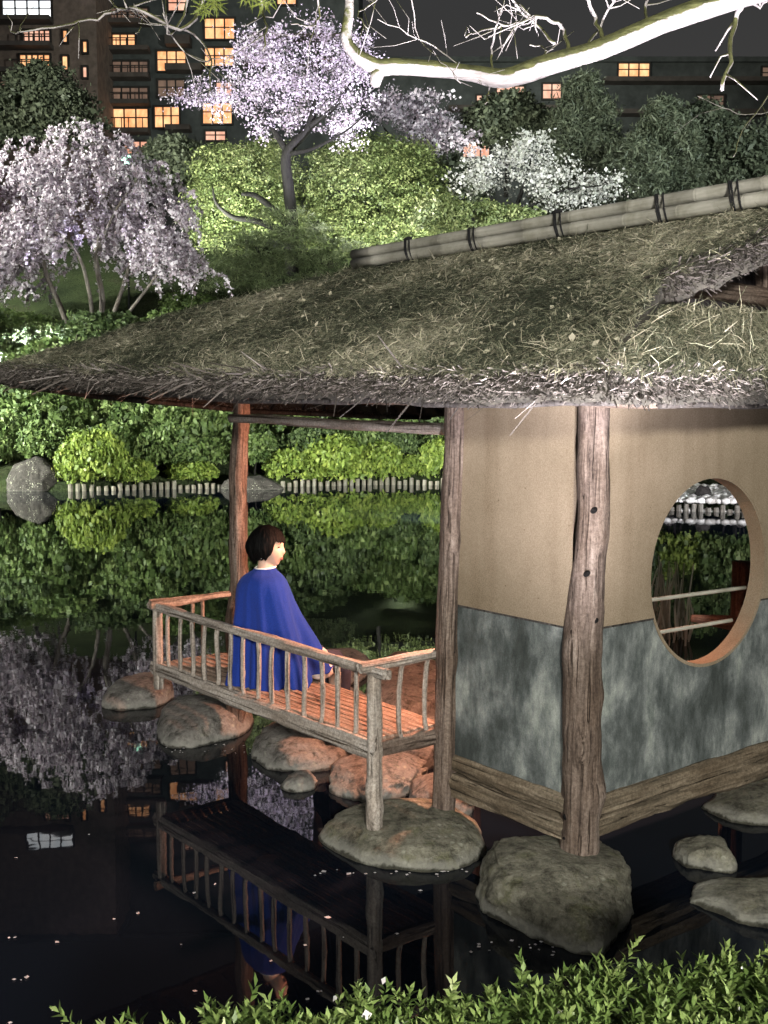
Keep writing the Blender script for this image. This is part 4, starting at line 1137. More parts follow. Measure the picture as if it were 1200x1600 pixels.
# eave board and rafters below the thatch
def eave_pts(g, drop=TH + .004, inn=.10):
    o = []
    for j in range(0, g.shape[1], 6):
        d = g[1, j] - g[0, j]; d[2] = 0; d /= np.linalg.norm(d) + 1e-9; o.append(g[0, j] + d * inn - np.array([0, 0, drop]))
    return o
for g in (main, hip, skirt, back):
    mb = MB(); mb.tube(eave_pts(g), .017, 6); mb.build('eave_lath', M['darkwood'], pav, True)
for k in range(27):
    s = .14 + .835 * k / 26; j = int(s * (nc - 1)); a = main[0, j].copy(); c = main[30, j].copy()
    a[2] -= TH + .012; c[2] -= .20
    log('rafter', a + (c - a) * .07, c, .016, .016, M['darkwood'], pav, k, 0, .03, 8, seg=.3)
for k in range(16):
    j = int(.03 * 39 + .94 * k / 15 * 39); a = hip[0, min(39, j)].copy(); c = hip[18, min(39, j)].copy(); a[2] -= TH + .012; c[2] -= .19
    log('rafter', a + (c - a) * .07, c, .016, .016, M['darkwood'], pav, k + 50, 0, .03, 8, seg=.3)
for k in range(12):
    j = int(59 * (.05 + .9 * k / 11)); a = skirt[0, j].copy(); c = skirt[13, j].copy(); a[2] -= TH + .012; c[2] -= .19
    log('rafter', a + (c - a) * .07, c, .016, .016, M['darkwood'], pav, k + 80, 0, .03, 8, seg=.3)
# gable: dark boards, beam and strut behind the rake
gb_ = MB(); q0, q1, q2 = UV(-.16, .02, 2.70), UV(-.16, 1.78, 2.70), UV(-.16, .9, RN.z - .12)
gb_.add([q0, q1, q2, q0 + U * .03, q1 + U * .03, q2 + U * .03], [(0, 1, 2), (5, 4, 3), (0, 3, 4, 1), (1, 4, 5, 2), (2, 5, 3, 0)]); gb_.build('gable_board', M['darkwood'], pav)
log('gable_beam', UV(-.26, .10, 2.845), UV(-.26, 1.72, 2.845), .045, .045, M['post'], pav, 91, .01)
log('gable_strut', UV(-.25, .90, 2.86), UV(-.25, .90, RN.z - .1), .035, .035, M['post'], pav, 92, .01)
# ridge: two bamboo poles lashed with black rope
rz = Vector((0, 0, 1)); side = (-VV_ * .8 - rz * .45).normalized()
ext = RN + rdir * .15
def ridge_line(ya, yb, b):
    a, c = vpoint(553, ya, b), vpoint(1200, yb, b); return a, c + (c - a).normalized() * .75
PA = ridge_line(398, 286, .90); PB = ridge_line(412, 309, .835)
bamboo_pole('ridge_bamboo', PA[0], PA[1], .034, pav, .36, 1, 20)
bamboo_pole('ridge_bamboo', PB[0], PB[1], .034, pav, .36, 2, 20)
bamboo_pole('ridge_bamboo', PB[0] + VV_ * .13, PB[1] + VV_ * .13, .034, pav, .36, 3, 20)
Lr = (ext - R1).length
def on_ridge(px):
    lo, hi = 0.0, Lr
    for _ in range(40):
        m = (lo + hi) / 2; q = R1 + rdir * m; c = (Vector(q) - Vector(_cam)); pxx = 600 + F_PX * c.x / c.dot(Vector(_fw))
        if pxx < px: lo = m
        else: hi = m
    return m
for px in (636, 735, 868, 1026, 1140):
    m = on_ridge(px) / Lr
    mb = MB(); qa = PA[0].lerp(PA[1], m * Lr / (PA[1] - PA[0]).length); qb_ = PB[0].lerp(PB[1], m * Lr / (PA[1] - PA[0]).length); q = qa
    for k, off in enumerate((0, .012, .045)):
        pts = []
        ca, cb = qa + rdir * off, qb_ + rdir * off
        ax = (cb - ca).normalized(); pe_ = ax.cross(rdir).normalized()
        for i in range(20):
            a = 2 * math.pi * i / 19
            c = ca if math.cos(a) < 0 else cb
            pts.append(c + ax * math.cos(a) * .041 + pe_ * math.sin(a) * .041 + rdir * .012 * math.sin(a))
        mb.tube(pts, .0045, 6, False)
    if px in (636, 868):
        k0 = q + rz * .040; mb.tube([k0 - rdir * .03, k0, k0 + rdir * .035, k0 + rdir * .05 + rz * .01], [.008, .016, .013, .004], 6)
    mb.build('rope_lashing', M['rope'], pav, True)
# ---- bench with railing along the open side
SZ = .735
Np = UV(.892, 0) - VV_ * .475; Fp = UV(3.067, 0) - VV_ * .545
bench = timber('bench_frame', Np + Vector((0, 0, .695)) - U * .03, Fp + Vector((0, 0, .695)) + U * .06, .06, .085, M['rail'], pav, 101, rough=.012)
timber('frame_rail', UV(.892, -.02, .695) - VV_ * .04, Np + Vector((0, 0, .70)), .05, .07, M['post'], bench, 102, rough=.016)
timber('frame_rail', UV(3.067, -.02, .695), Fp + Vector((0, 0, .70)), .05, .07, M['slat'], bench, 103)
timber('frame_rail', UV(.93, -.03, .69), UV(3.03, -.03, .69), .05, .06, M['slat'], bench, 104)
nsl = 9
for k in range(nsl):
    f0 = .07 + .86 * (k + .0) / (nsl - 1)
    a = UV(.90, 0).lerp(Np, f0) + U * .012; b = UV(3.067, 0).lerp(Fp, f0) - U * .03
    timber('seat_slat', a + Vector((0, 0, SZ + rs.uniform(-.002, .003))), b + Vector((0, 0, SZ + rs.uniform(-.002, .003))), .043, .022, M['slat'], bench, 110 + k, rough=.004, seg=.12)
# rails
def PP(base, px, py): return Vector((base.x, base.y, PY(px, py, base.y).z))
tn = PP(Np, 590, 1048); tf_ = PP(Fp, 250, 949)
timber('top_rail', tn - U * .10, tf_ + U * .10, .052, .05, M['rail'], bench, 121, rough=.010)
tl = UV(.892, -.03); tl.z = tn.z + .03
timber('top_rail', tn - VV_ * .09 + Vector((0, 0, .028)), tl + VV_ * .02, .046, .045, M['rail'], bench, 122, rough=.010)
t3 = UV(3.067, -.03); t3.z = tf_.z + .03
timber('top_rail', tf_ - VV_ * .05 + Vector((0, 0, .026)), t3, .046, .045, M['slat'], bench, 123, rough=.010)
nfoot = PZ(583, 1298, .30)
log('bench_post', Vector((Np.x + .005, Np.y, .285)), tn + Vector((0, 0, -.02)), .040, .034, M['rail'], bench, 131, .03, .18, 18, [(4.4, .12, .05, .022), (3.0, .22, .04, .015)])
log('bench_post', Vector((Fp.x, Fp.y, .57)), tf_ + Vector((0, 0, -.02)), .034, .030, M['rail'], bench, 132, .005, .1, 14)
for k in range(14):
    f0 = (k + 1) / 15
    a = Np.lerp(Fp, f0); z1 = tn.z + (tf_.z - tn.z) * f0
    lean = U * rs.uniform(-.012, .012)
    log('baluster', Vector((a.x, a.y, .725)), Vector((a.x, a.y, z1 - .015)) + lean, rs.uniform(.0115, .0145), rs.uniform(.0115, .0145), M['rail'], bench, 140 + k, .020, .14, 10, [(rs.uniform(3, 6), rs.uniform(.08, .3), .02, .006)])
for f0 in (.36, .70):
    a = Np.lerp(UV(.892, 0), f0); log('baluster', Vector((a.x, a.y, .72)), Vector((a.x, a.y, tn.z + .02)) + VV_ * .006, .013, .013, M['rail'], bench, 160 + f0, .035, .12, 10)
for f0 in (.45, .58):
    a = Fp.lerp(UV(3.067, 0), f0); log('baluster', Vector((a.x, a.y, .72)), Vector((a.x, a.y, tf_.z + .02)), .012, .012, M['slat'], bench, 170 + f0, .025, .12, 10)

# ------------------------------------------------------------------ seated woman
SEAT = PZ(412, 1064, .752)
HX = Vector((.791, .6118, 0)); HY = Vector((-.6118, .791, 0))
def W_(x, y, z): return SEAT + HX * x + HY * y + Vector((0, 0, z))
person = thing('person', SEAT, 'seated woman in a blue cape with short black hair, back turned, holding a bag', 'person')
def head_matrix():
    yaw = R(-56); f = HX * math.cos(yaw) + HY * math.sin(yaw); l = Vector((0, 0, 1)).cross(f)
    m = Matrix((f, l, Vector((0, 0, 1)))).transposed().to_4x4(); m.translation = W_(.035, -.005, .787); return m
HM = head_matrix()
bmB = bmesh.new()
def add_tubeB(pts, rad, n=12):
    v, f = tube(pts, rad, n); vs = [bmB.verts.new(p) for p in v]
    for q in f:
        try: bmB.faces.new([vs[i] for i in q])
        except ValueError: pass
    for i in (0, -1): add_ball(pts[i], rad[i])
def add_ball(c, r, sc=(1, 1, 1), m=None):
    ret = bmesh.ops.create_icosphere(bmB, subdivisions=3, radius=1)
    for v in ret['verts']:
        q = Vector((v.co.x * sc[0] * r, v.co.y * sc[1] * r, v.co.z * sc[2] * r)); v.co = (m @ (Vector(c) + q)) if m else Vector(c) + q
# torso, neck
add_tubeB([W_(.02, 0, .10), W_(.0, 0, .24), W_(-.01, 0, .38), W_(0, 0, .52), W_(.005, 0, .58)], [.14, .125, .13, .135, .09], 20)
for s in (1, -1): add_ball(W_(.03, s * .09, .09), .10)
add_tubeB([W_(.0, 0, .57), W_(.015, 0, .63), W_(.03, 0, .70)], [.062, .050, .050], 16)
# legs
for s in (1, -1):
    add_tubeB([W_(.05, s * .09, .07), W_(.28, s * .095, .075), W_(.46, s * .09, .065)], [.085, .075, .058], 14)
    add_tubeB([W_(.46, s * .09, .06), W_(.47, s * .09, -.15), W_(.455, s * .085, -.37)], [.056, .052, .036], 14)
    add_tubeB([W_(.44, s * .085, -.385), W_(.52, s * .09, -.395), W_(.60, s * .095, -.40)], [.036, .036, .028], 12)
# arms: left rests under the cape, right comes out of the cape to hold the bag
add_tubeB([W_(0, .12, .545), W_(.03, .155, .40), W_(.06, .165, .27)], [.050, .045, .040], 12)
add_tubeB([W_(.06, .165, .27), W_(.18, .12, .21), W_(.28, .06, .17)], [.040, .034, .026], 12)
add_tubeB([W_(0, -.12, .545), W_(.03, -.145, .42), W_(.06, -.15, .29)], [.050, .045, .040], 12)
HAND = W_(.250, -.178, .185)
add_tubeB([W_(.06, -.15, .29), W_(.14, -.160, .225), W_(.225, -.170, .190)], [.036, .028, .022], 12)
add_ball(HAND, .042, (1, .62, .5))
fd = (HX * .62 - HY * -.25 + Vector((0, 0, -.70))).normalized()
for k, (off, ln) in enumerate(((-.026, .052), (-.009, .060), (.009, .057), (.025, .046))):
    b0 = HAND + HX * .022 + HY * off; k1 = b0 + HX * ln * .45 + Vector((0, 0, -.012)); k2 = k1 + fd * ln * .4; k3 = k2 + (Vector((0, 0, -.8)) - HX * .5) * ln * .35
    add_tubeB([b0, k1, k2, k3], [.0095, .009, .0085, .0075], 8)
add_tubeB([HAND - HX * .012 + HY * .026, HAND + HX * .012 + HY * .046 + Vector((0, 0, -.012)), HAND + HX * .035 + HY * .044 + Vector((0, 0, -.032))], [.0105, .0095, .008], 8)
# head in its own frame: x = face forward
hv = bmesh.ops.create_icosphere(bmB, subdivisions=5, radius=1)['verts']
for v in hv:
    p = v.co.copy(); x, y, z = p.x * .094, p.y * .074, p.z * .115
    if z < 0:
        k = -z / .115; y *= 1 - .36 * k * k
        if x > 0: x = x * (1 - .10 * k * k) + .010 * k
        else: x *= 1 - .50 * k
    if p.x > 0:   # features
        yy = p.y * .074
        g = lambda cy, cz, sy, sz: math.exp(-((yy - cy) / sy) ** 2 - ((z - cz) / sz) ** 2)
        x += .015 * g(0, -.026, .011, .014) + .008 * g(0, -.004, .008, .022)          # nose
        x -= .010 * g(.030, .006, .016, .012) + .010 * g(-.030, .006, .016, .012)     # eye sockets
        x += .006 * g(0, .026, .04, .010)                                            # brow
        x += .008 * g(0, -.056, .018, .006) + .007 * g(0, -.068, .016, .006) - .004 * g(0, -.062, .02, .003)
        x += .010 * g(0, -.098, .018, .014)                                          # chin
        x += .005 * (g(.042, -.03, .02, .025) + g(-.042, -.03, .02, .025))
    v.co = HM @ Vector((x, y, z))
for s in (1, -1): add_ball((-.008, s * .073, -.012), .03, (.6, .28, 1), HM)
mb_ = bpy.data.meshes.new('body_raw'); bmB.to_mesh(mb_); bmB.free()
tmp = bpy.data.objects.new('body_tmp', mb_); COL.objects.link(tmp)
md = tmp.modifiers.new('r', 'REMESH'); md.mode = 'VOXEL'; md.voxel_size = .0046
sm = tmp.modifiers.new('s', 'SMOOTH'); sm.factor = .5; sm.iterations = 2
dg = bpy.context.evaluated_depsgraph_get()
body_me = bpy.data.meshes.new_from_object(tmp.evaluated_get(dg)); bpy.data.objects.remove(tmp)
body_me.name = 'body'; body_me.materials.clear(); body_me.materials.append(M['skin'])
body_me.polygons.foreach_set('use_smooth', [True] * len(body_me.polygons))
body = ob('body', body_me, person)
# trousers and shoes follow the legs
tr = MB()
for s in (1, -1):
    tr.tube([W_(-.02, s * .085, .09), W_(.05, s * .09, .075), W_(.28, s * .095, .08), W_(.45, s * .09, .072), W_(.49, s * .09, .02), W_(.485, s * .09, -.15), W_(.465, s * .085, -.33)], [.10, .10, .088, .072, .066, .062, .058], 16)
tr.build('trousers', M['trouser'], person, True)
for s in (1, -1):
    sh = MB(); sh.tube([W_(.40, s * .085, -.405), W_(.43, s * .085, -.395), W_(.50, s * .09, -.398), W_(.60, s * .095, -.41), W_(.635, s * .096, -.415)], [.02, .044, .044, .038, .016], 12); sh.build('shoe', M['shoe'], person, True)
# face details
for s in (1, -1):
    e = MB(); c = Vector((.0835, s * .030, .006))
    e.tube([HM @ (c + Vector((.002 - abs(k) * .0022, s * .006 * k, .0015 - .0012 * k * k))) for k in (-2, -1, 0, 1, 2)], [.001, .0038, .0045, .0038, .001], 8); e.build('eye', M['eye'], body, True)
    b_ = MB(); b_.tube([HM @ Vector((.0935 - abs(k) * .003, s * (.030 + .007 * k), .030 - .0015 * k * k)) for k in (-2, -1, 0, 1, 2)], [.001, .0022, .0025, .002, .001], 6); b_.build('eyebrow', M['hair'], body, True)
lp = MB()
for z, r, w in ((-.0575, .0028, .018), (-.065, .0034, .015)):
    lp.tube([HM @ Vector((.0915 - (k / 3) ** 2 * .010, w * k / 3, z)) for k in range(-3, 4)], [.001, .6 * r, r, r, r, .6 * r, .001], 8)
lp.build('lips', M['lip'], body, True)
er = MB()
er_v, er_f = tube([HM @ Vector((-.004, -.080, -.046)), HM @ Vector((-.004, -.083, -.049)), HM @ Vector((-.004, -.083, -.055)), HM @ Vector((-.004, -.080, -.058))], [.002, .006, .006, .002], 8); er.add(er_v, er_f); er.build('earring', M['pearl'], person, True)
# hair: short bob with fringe, cut out at the face
def hair():
    nu, nv = 96, 40; V = []; F = []
    for j in range(nv):
        for i in range(nu):
            th_ = 2 * math.pi * i / nu            # 0 = face
            a = abs((th_ + math.pi) % (2 * math.pi) - math.pi)
            zlow = np.interp(a, [0, .45, .75, 1.0, 1.3, 1.7, 2.3, 3.15], [.030, .040, .030, -.030, -.064, -.060, -.080, -.092]) + .016 * fr(math.cos(th_) * 3, math.sin(th_) * 3, 0, 2.5, 5, 3)
            top = 1.0; t = j / (nv - 1)
            z0 = .135; zz = z0 * math.cos(t * math.pi / 2) if zlow > 0 else None
            ph = t * math.acos(max(-1, min(1, zlow / .132)))
            z = .132 * math.cos(ph); rr = math.sin(max(ph, .001))
            if z < 0: rr = 1 - .30 * (-z / .10) ** 1.6 * (1 if a > 1.4 else .6)
            bulge = 1 + .10 * max(0, math.sin((a - .6) * .62)) * max(0, 1 - abs(z + .0) / .13)
            st = 1 + .016 * math.sin(th_ * 31 + z * 22 + 2 * fr(th_, 0, z * 9, 1, 3, 2)) + .05 * fr(math.cos(th_) * 4, math.sin(th_) * 4, z * 8, 2.2, 9, 3)
            x = math.cos(th_) * .118 * rr * st * (bulge if a > 1 else 1) ; y = math.sin(th_) * .098 * rr * st
            if a < .9 and z < .09: x *= .985
            x -= .006
            V.append(HM @ Vector((x, y, z)))
    for j in range(nv - 1):
        for i in range(nu):
            i2 = (i + 1) % nu; F.append((j * nu + i, (j + 1) * nu + i, (j + 1) * nu + i2, j * nu + i2))
    n = len(V)   # inner lip so the cut edge has thickness
    for i in range(nu):
        p = V[(nv - 1) * nu + i]; c = HM @ Vector((0, 0, (HM.inverted() @ p).z + .02)); V.append(p.lerp(c, .22))
    for i in range(nu):
        i2 = (i + 1) % nu; F.append(((nv - 1) * nu + i, n + i, n + i2, (nv - 1) * nu + i2))
    return mesh('hair', V, F, M['hair'], True)
ob('hair', hair(), person)
# cape
def cape():
    prof = [(.672, .018, .058, .060), (.66, .016, .066, .068), (.645, .012, .080, .092), (.628, .01, .100, .130), (.605, .005, .118, .165), (.575, .0, .132, .190), (.52, .005, .146, .208), (.44, .02, .165, .222),
            (.34, .04, .190, .236), (.24, .06, .215, .246), (.15, .075, .235, .252), (.07, .085, .250, .258), (.01, .09, .262, .264), (-.015, .092, .268, .268)]
    n = 120; V = []; F = []
    for j, (z, cx, rx, ry) in enumerate(prof):
        k = min(1, max(0, (.60 - z) / .6))
        for i in range(n):
            a = 2 * math.pi * i / n
            fold = 1 + k ** .8 * (.13 * math.sin(a * 7 + 1.6 * fr(math.cos(a), math.sin(a), z * .8, 1.2, 3, 2)) ** 3 + .05 * math.sin(a * 4 + 2 + z * 2) + .035 * math.sin(a * 13 + 3 * z)) + .03 * fr(math.cos(a) * 2, math.sin(a) * 2, z * 3, 1.5, 8, 3)
            aw = (a + .72 + math.pi) % (2 * math.pi) - math.pi
            fold += .20 * math.exp(-(aw / .42) ** 2) * min(1, max(0, (.42 - z) / .2))
            x = cx + math.cos(a) * rx * fold; y = math.sin(a) * ry * fold
            zz = z
            if j > 10: zz = z + .012 * math.sin(a * 9) + (.05 * math.cos(a) if math.cos(a) > 0 else 0) * (j - 10) / 3 + (.075 if math.cos(a) > .2 else 0) * (j - 10) / 3 * math.cos(a)
            V.append(W_(x, y, zz + .008 * fr(x * 8, y * 8, z * 8, 1, 6, 2)))
    for j in range(len(prof) - 1):
        for i in range(n):
            i2 = (i + 1) % n; F.append((j * n + i, (j + 1) * n + i, (j + 1) * n + i2, j * n + i2))
    o = ob('cape', mesh('cape', V, F, M['cape'], True), person)
    s = o.modifiers.new('thickness', 'SOLIDIFY'); s.thickness = .006; s.offset = -1
    b = o.modifiers.new('smooth', 'SUBSURF'); b.levels = 1; b.render_levels = 1
cape()
cw = MB(); cw.tube([W_(.02 + .058 * math.cos(a), .060 * math.sin(a), .672 + .006 * math.cos(a)) for a in np.linspace(0, 2 * math.pi, 25)], .006, 8, False); cw.build('collar', M['pearl'], person, True)
# bag held in the right hand
bagc = HAND + Vector((0, 0, -.118)) + HX * .035
bag = thing('handbag', bagc + Vector((0, 0, -.06)), 'small beige handbag hanging from the hand of the seated woman', 'bag')
def bagmesh():
    bm = bmesh.new(); bmesh.ops.create_icosphere(bm, subdivisions=4, radius=1)
    for v in bm.verts:
        p = v.co; e = 3.0; q = (abs(p.x) ** e + abs(p.y) ** e + abs(p.z) ** e) ** (-1 / e)
        n = p * q; w = 1 - .22 * (n.z + 1) / 2
        v.co = (n.x * .085 * w * (1 + .05 * math.sin(n.z * 9)), n.y * .042 * w, n.z * .062)
        v.co *= 1 + .05 * fr(*n, 2.2, 4, 2)
    me = bpy.data.meshes.new('bag_body'); bm.to_mesh(me); bm.free(); me.materials.append(M['bag']); me.polygons.foreach_set('use_smooth', [True] * len(me.polygons)); return me
mwB = Matrix((HX, HY, Vector((0, 0, 1)))).transposed().to_4x4(); mwB.translation = bagc
ob('bag_body', bagmesh(), bag, mwB)
hd = MB(); hd.tube([mwB @ Vector((.055 * math.cos(a), 0, .045 + .075 * math.sin(a))) for a in np.linspace(0, math.pi, 13)], .006, 8); hd.build('handle', M['bag'], bag, True)

# ------------------------------------------------------------------ lamp hanging inside the pavilion
lp_loc = UV(1.25, .60, 2.15)
lamp = thing('pavilion_lamp', lp_loc, 'warm lamp hanging under the thatch inside the pavilion', 'lamp')
mb = MB(); mb.tube([lp_loc + Vector((0, 0, .02)), lp_loc + Vector((0, 0, .10)), lp_loc + Vector((0, 0, .12))], [.11, .06, .02], 16); mb.build('lamp_shade', M['metal'], lamp, True)
mb = MB(); mb.tube([lp_loc + Vector((0, 0, .12)), lp_loc + Vector((0, 0, .85))], .005, 6); mb.build('cord', M['rope'], lamp)
mb = MB(); mb.tube([lp_loc + Vector((0, 0, .0)), lp_loc + Vector((0, 0, .04))], [.03, .02], 10); mb.build('bulb', M['lens_warm'], lamp, True)
ld = bpy.data.lights.new('lamp_light', 'SPOT'); ld.spot_size = R(176); ld.spot_blend = .4; ld.energy = 380; ld.color = (1.0, .43, .27); ld.shadow_soft_size = .05
lo = bpy.data.objects.new('lamp_light', ld); link(lo, lamp, Matrix.Translation(lp_loc - Vector((0, 0, .06))) @ (lp_loc - UV(1.8, -.1, .4)).to_track_quat('Z', 'Y').to_matrix().to_4x4())

# ------------------------------------------------------------------ clipped azalea hedge on the near bank
def hedge():
    CPX = [100, 250, 330, 420, 500, 560, 640, 700, 760, 840, 920, 1000, 1080, 1200, 1320]
    CPY = [1622, 1606, 1598, 1588, 1577, 1567, 1557, 1549, 1550, 1540, 1530, 1522, 1515, 1494, 1482]
    rng = np.random.default_rng(55); ZT = 1.14
    crest = [PZ(x, y, ZT) for x, y in zip(CPX, CPY)]
    cx = np.array([c.x for c in crest]); cy = np.array([c.y for c in crest])
    t = thing('azalea_hedge', (.6, 1.7, .7), 'clipped leafy azalea hedge with fresh tips on the near bank', 'hedge')
    n = 3600; x = rng.uniform(cx[0], cx[-1] + .15, n); edge = np.interp(x, cx, cy)
    dep = rng.random(n) ** 1.1 * 1.0
    y = edge - dep; z = ZT + .022 * np.sin(x * 9 + 1) * np.cos(y * 8) + .018 * np.sin(x * 23 + y * 17) - .10 * np.clip((.10 - dep) / .10, 0, 1) ** 2
    far = rng.random(n) < .22                          # the side that falls to the water
    z = np.where(far, ZT - rng.uniform(0, .45, n), z); y = np.where(far, edge + (ZT - z) * .25 + rng.normal(size=n) * .02, y)
    P0 = np.stack([x, y, z], 1)
    PL, DL, NL, LL, WL, RL = [], [], [], [], [], []; ST = MB()
    tall = rng.random(n) < .03
    # tall fresh shoots
    for k, (px, py) in enumerate(((968, 1470), (1165, 1462), (812, 1505), (700, 1520), (560, 1545), (1060, 1490), (440, 1575), (330, 1590), (1120, 1480))):
        P0[k] = PZ(px, py + 55, ZT + .0); tall[k] = True
    for k in range(n):
        lf = rng.normal(size=3) * .28; ax = np.array([lf[0], lf[1], 1.0]); ax /= np.linalg.norm(ax)
        h = rng.uniform(.055, .10) if tall[k] else rng.uniform(.015, .05)
        m = int(rng.integers(9, 14)) + (6 if tall[k] else 0); base = rng.random()
        ph = rng.uniform(0, 6.28)
        for i in range(m):
            f = i / m; a = ph + i * 2.4
            o = np.array([math.cos(a), math.sin(a), 0]); o -= ax * o.dot(ax); o /= np.linalg.norm(o)
            el = .25 + .9 * f
            D = o * math.cos(el) + ax * math.sin(el); Nn = ax * math.cos(el) - o * math.sin(el)
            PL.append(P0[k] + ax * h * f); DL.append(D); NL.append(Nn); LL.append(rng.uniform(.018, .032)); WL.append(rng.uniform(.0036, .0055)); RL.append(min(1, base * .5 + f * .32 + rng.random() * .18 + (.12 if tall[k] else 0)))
    P = np.array(PL); D = np.array(DL); Nn = np.array(NL); L = np.array(LL)[:, None]; w = np.array(WL)[:, None]
    S = np.cross(D, Nn)
    V = np.stack([P, P + D * L * .45 + S * w + Nn * w * .5, P + D * L - Nn * L * .08, P + D * L * .45 - S * w + Nn * w * .5], 1).reshape(-1, 3)
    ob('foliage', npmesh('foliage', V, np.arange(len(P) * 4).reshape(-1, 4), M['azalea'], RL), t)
    for k in range(60):
        i = int(rng.integers(n)); p = P0[i]; ST.tube([(p[0] * .95, p[1] - .05, .55), (p[0], p[1], p[2] - .08), tuple(p)], [.010, .006, .002], 5)
    ST.build('stem', M['bark'], t, True)
    # filler mass of inner leaves so no ground shows through
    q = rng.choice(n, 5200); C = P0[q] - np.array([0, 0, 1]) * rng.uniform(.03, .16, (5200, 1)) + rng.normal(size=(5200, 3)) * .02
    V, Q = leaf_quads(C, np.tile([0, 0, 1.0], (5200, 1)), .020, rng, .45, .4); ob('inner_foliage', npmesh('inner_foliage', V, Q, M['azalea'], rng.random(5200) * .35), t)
    # petals caught on the leaves
    q = rng.choice(n, 46); V, Q = leaf_quads(P0[q] + np.array([0, 0, .04]), np.tile([0, 0, 1.0], (46, 1)), .008, rng, .9, .6); tag(ob('fallen_petals', npmesh('fallen_petals', V, Q, M['petal'], rng.random(46)), t), kind='stuff')
hedge()

# ------------------------------------------------------------------ overhanging tree, near right
def near_tree():
    t = thing('overhanging_tree', (4.3, 3.0, .7), 'pale mossy limb and bare twigs of a tree overhanging the pavilion roof', 'tree')
    D = 5.0
    def L(pts, d=D, sub=5): return smooth_limb([(PY(x, y, d + (q[0] if q else 0)), r) for x, y, r, *q in pts], 0, None, sub)
    main_ = L([(1420, -150, .075), (1290, -55, .060), (1165, -8, .050), (1050, 30, .046), (940, 76, .045), (860, 100, .044), (790, 122, .046), (740, 115, .036), (680, 108, .034), (620, 104, .036), (588, 104, .038), (555, 84, .030), (541, 60, .026), (545, 20, .022), (548, -50, .018), (556, -160, .012)])
    end = Vector(main_[0][0])
    trunk = smooth_limb([(Vector((4.3, 3.0, .55)), .20), (Vector((4.1, 3.3, 2.0)), .16), (Vector((3.6, 4.0, 3.8)), .13), (Vector((3.2, 4.6, 4.6)), .10), (end, .076)])
    high = smooth_limb([(Vector((3.6, 4.0, 3.8)), .11), (Vector((2.6, 4.2, 5.3)), .07), (PY(760, -190, 4.6), .04), (PY(520, -120, 4.5), .03), (PY(330, -70, 4.4), .02), (PY(150, -60, 4.4), .012)])
    mb = MB()
    for l in (trunk, main_):
        v, f = tube([p for p, r in l], [r * (1 + .10 * fr(*p, 6, 2, 3)) for p, r in l], 20); mb.add(v, f)
    ob('limb', mesh('limb', mb.v, mb.f, M['limb'], True), t)
    stub = MB(); stub.tube([PY(592, 104, D), PY(589, 118, D), PY(586, 132, D - .02)], [.036, .030, .022], 14); stub.build('cut_stub', M['limb'], t, True)
    mb = MB(); mb.tube([p for p, r in high], [r for p, r in high], 10); mb.build('upper_limb', M['limb'], t, True)
    rng = np.random.default_rng(66); ends = []
    def T(pts, r0, r1, d=D - .03, fork=2):
        tw = MB(); n = len(pts); l = smooth_limb([(PY(x, y, d + .10 * math.sin(i * 1.7)), r0 + (r1 - r0) * i / (n - 1)) for i, (x, y) in enumerate(pts)], .004, None, 4)
        tw.tube([p for p, r in l], [r for p, r in l], 7)
        for k in range(fork):
            i = int(rng.integers(len(l) // 3, len(l) - 1)); p, r = l[i]; dr = (l[i + 1][0] - l[i][0]).normalized()
            q = Vector(rng.normal(size=3)); q = (dr * .7 + (q - dr * q.dot(dr)).normalized() * .8).normalized(); ln = rng.uniform(.08, .28)
            pts2 = [p, p + q * ln * .4 + Vector(rng.normal(size=3)) * .01, p + q * ln + Vector(rng.normal(size=3)) * .03]
            tw.tube(pts2, [r * .7, r * .5, r * .25], 5); ends.append(pts2[-1])
        tw.build('twig', M['limb'], t, True)
    T([(946, 70), (930, 28), (922, 0), (915, -50)], .011, .006, fork=4)
    T([(892, 92), (880, 50), (865, 34), (837, 27), (795, 40), (760, 46), (728, 58)], .010, .004, fork=8)
    T([(866, 70), (836, 38), (805, 8), (790, -20)], .007, .004, fork=5)
    T([(770, 124), (768, 85), (774, 46), (785, 10)], .006, .003, fork=6)
    T([(905, 88), (935, 45), (958, 5), (970, -30)], .007, .004, fork=5)
    T([(1008, 44), (1010, 10), (1009, -40)], .008, .005, fork=3)
    T([(838, 27), (812, 40), (780, 35), (745, 20)], .005, .003, fork=6)
    T([(1166, -6), (1150, 30), (1140, 85), (1128, 141)], .014, .008, fork=3)
    T([(1163, 0), (1185, 8), (1215, -5)], .008, .004, fork=2)
    T([(773, 128), (764, 140), (758, 162)], .005, .003, fork=0)
    T([(842, 104), (852, 78), (828, 70)], .006, .003, fork=3)
    T([(1235, 95), (1200, 150), (1160, 205), (1146, 245)], .004, .002, D + .3, 2)
    T([(1240, 165), (1190, 178), (1140, 172), (1090, 150)], .003, .0015, D + .3, 1)
    T([(752, 128), (700, 88), (655, 60), (590, 30)], .004, .002, fork=6)
    T([(640, -20), (655, 60), (690, 95), (720, 130)], .003, .0015, fork=4)
    # bare twigs over the apartment windows, from the upper limb
    d2 = 4.3
    T([(330, -70), (320, 0), (280, 45), (215, 12), (190, 16), (140, 32), (80, 45), (30, 52), (12, 40)], .009, .003, d2, 9)
    T([(210, 14), (222, 30), (212, 52)], .004, .002, d2, 2)
    T([(300, -70), (290, 8), (268, 55), (255, 20)], .007, .003, d2, 5)
    T([(150, -60), (168, -2), (185, 14)], .006, .003, d2, 3)
    T([(285, 44), (318, 70), (330, 105), (326, 150)], .005, .002, d2, 5)
    T([(250, 30), (300, 92), (345, 92)], .004, .002, d2, 4)
    T([(400, -95), (412, 10), (416, 40), (410, 80)], .006, .003, d2, 4)
    T([(470, -110), (500, 25), (478, 40), (455, 38)], .005, .002, d2, 4)
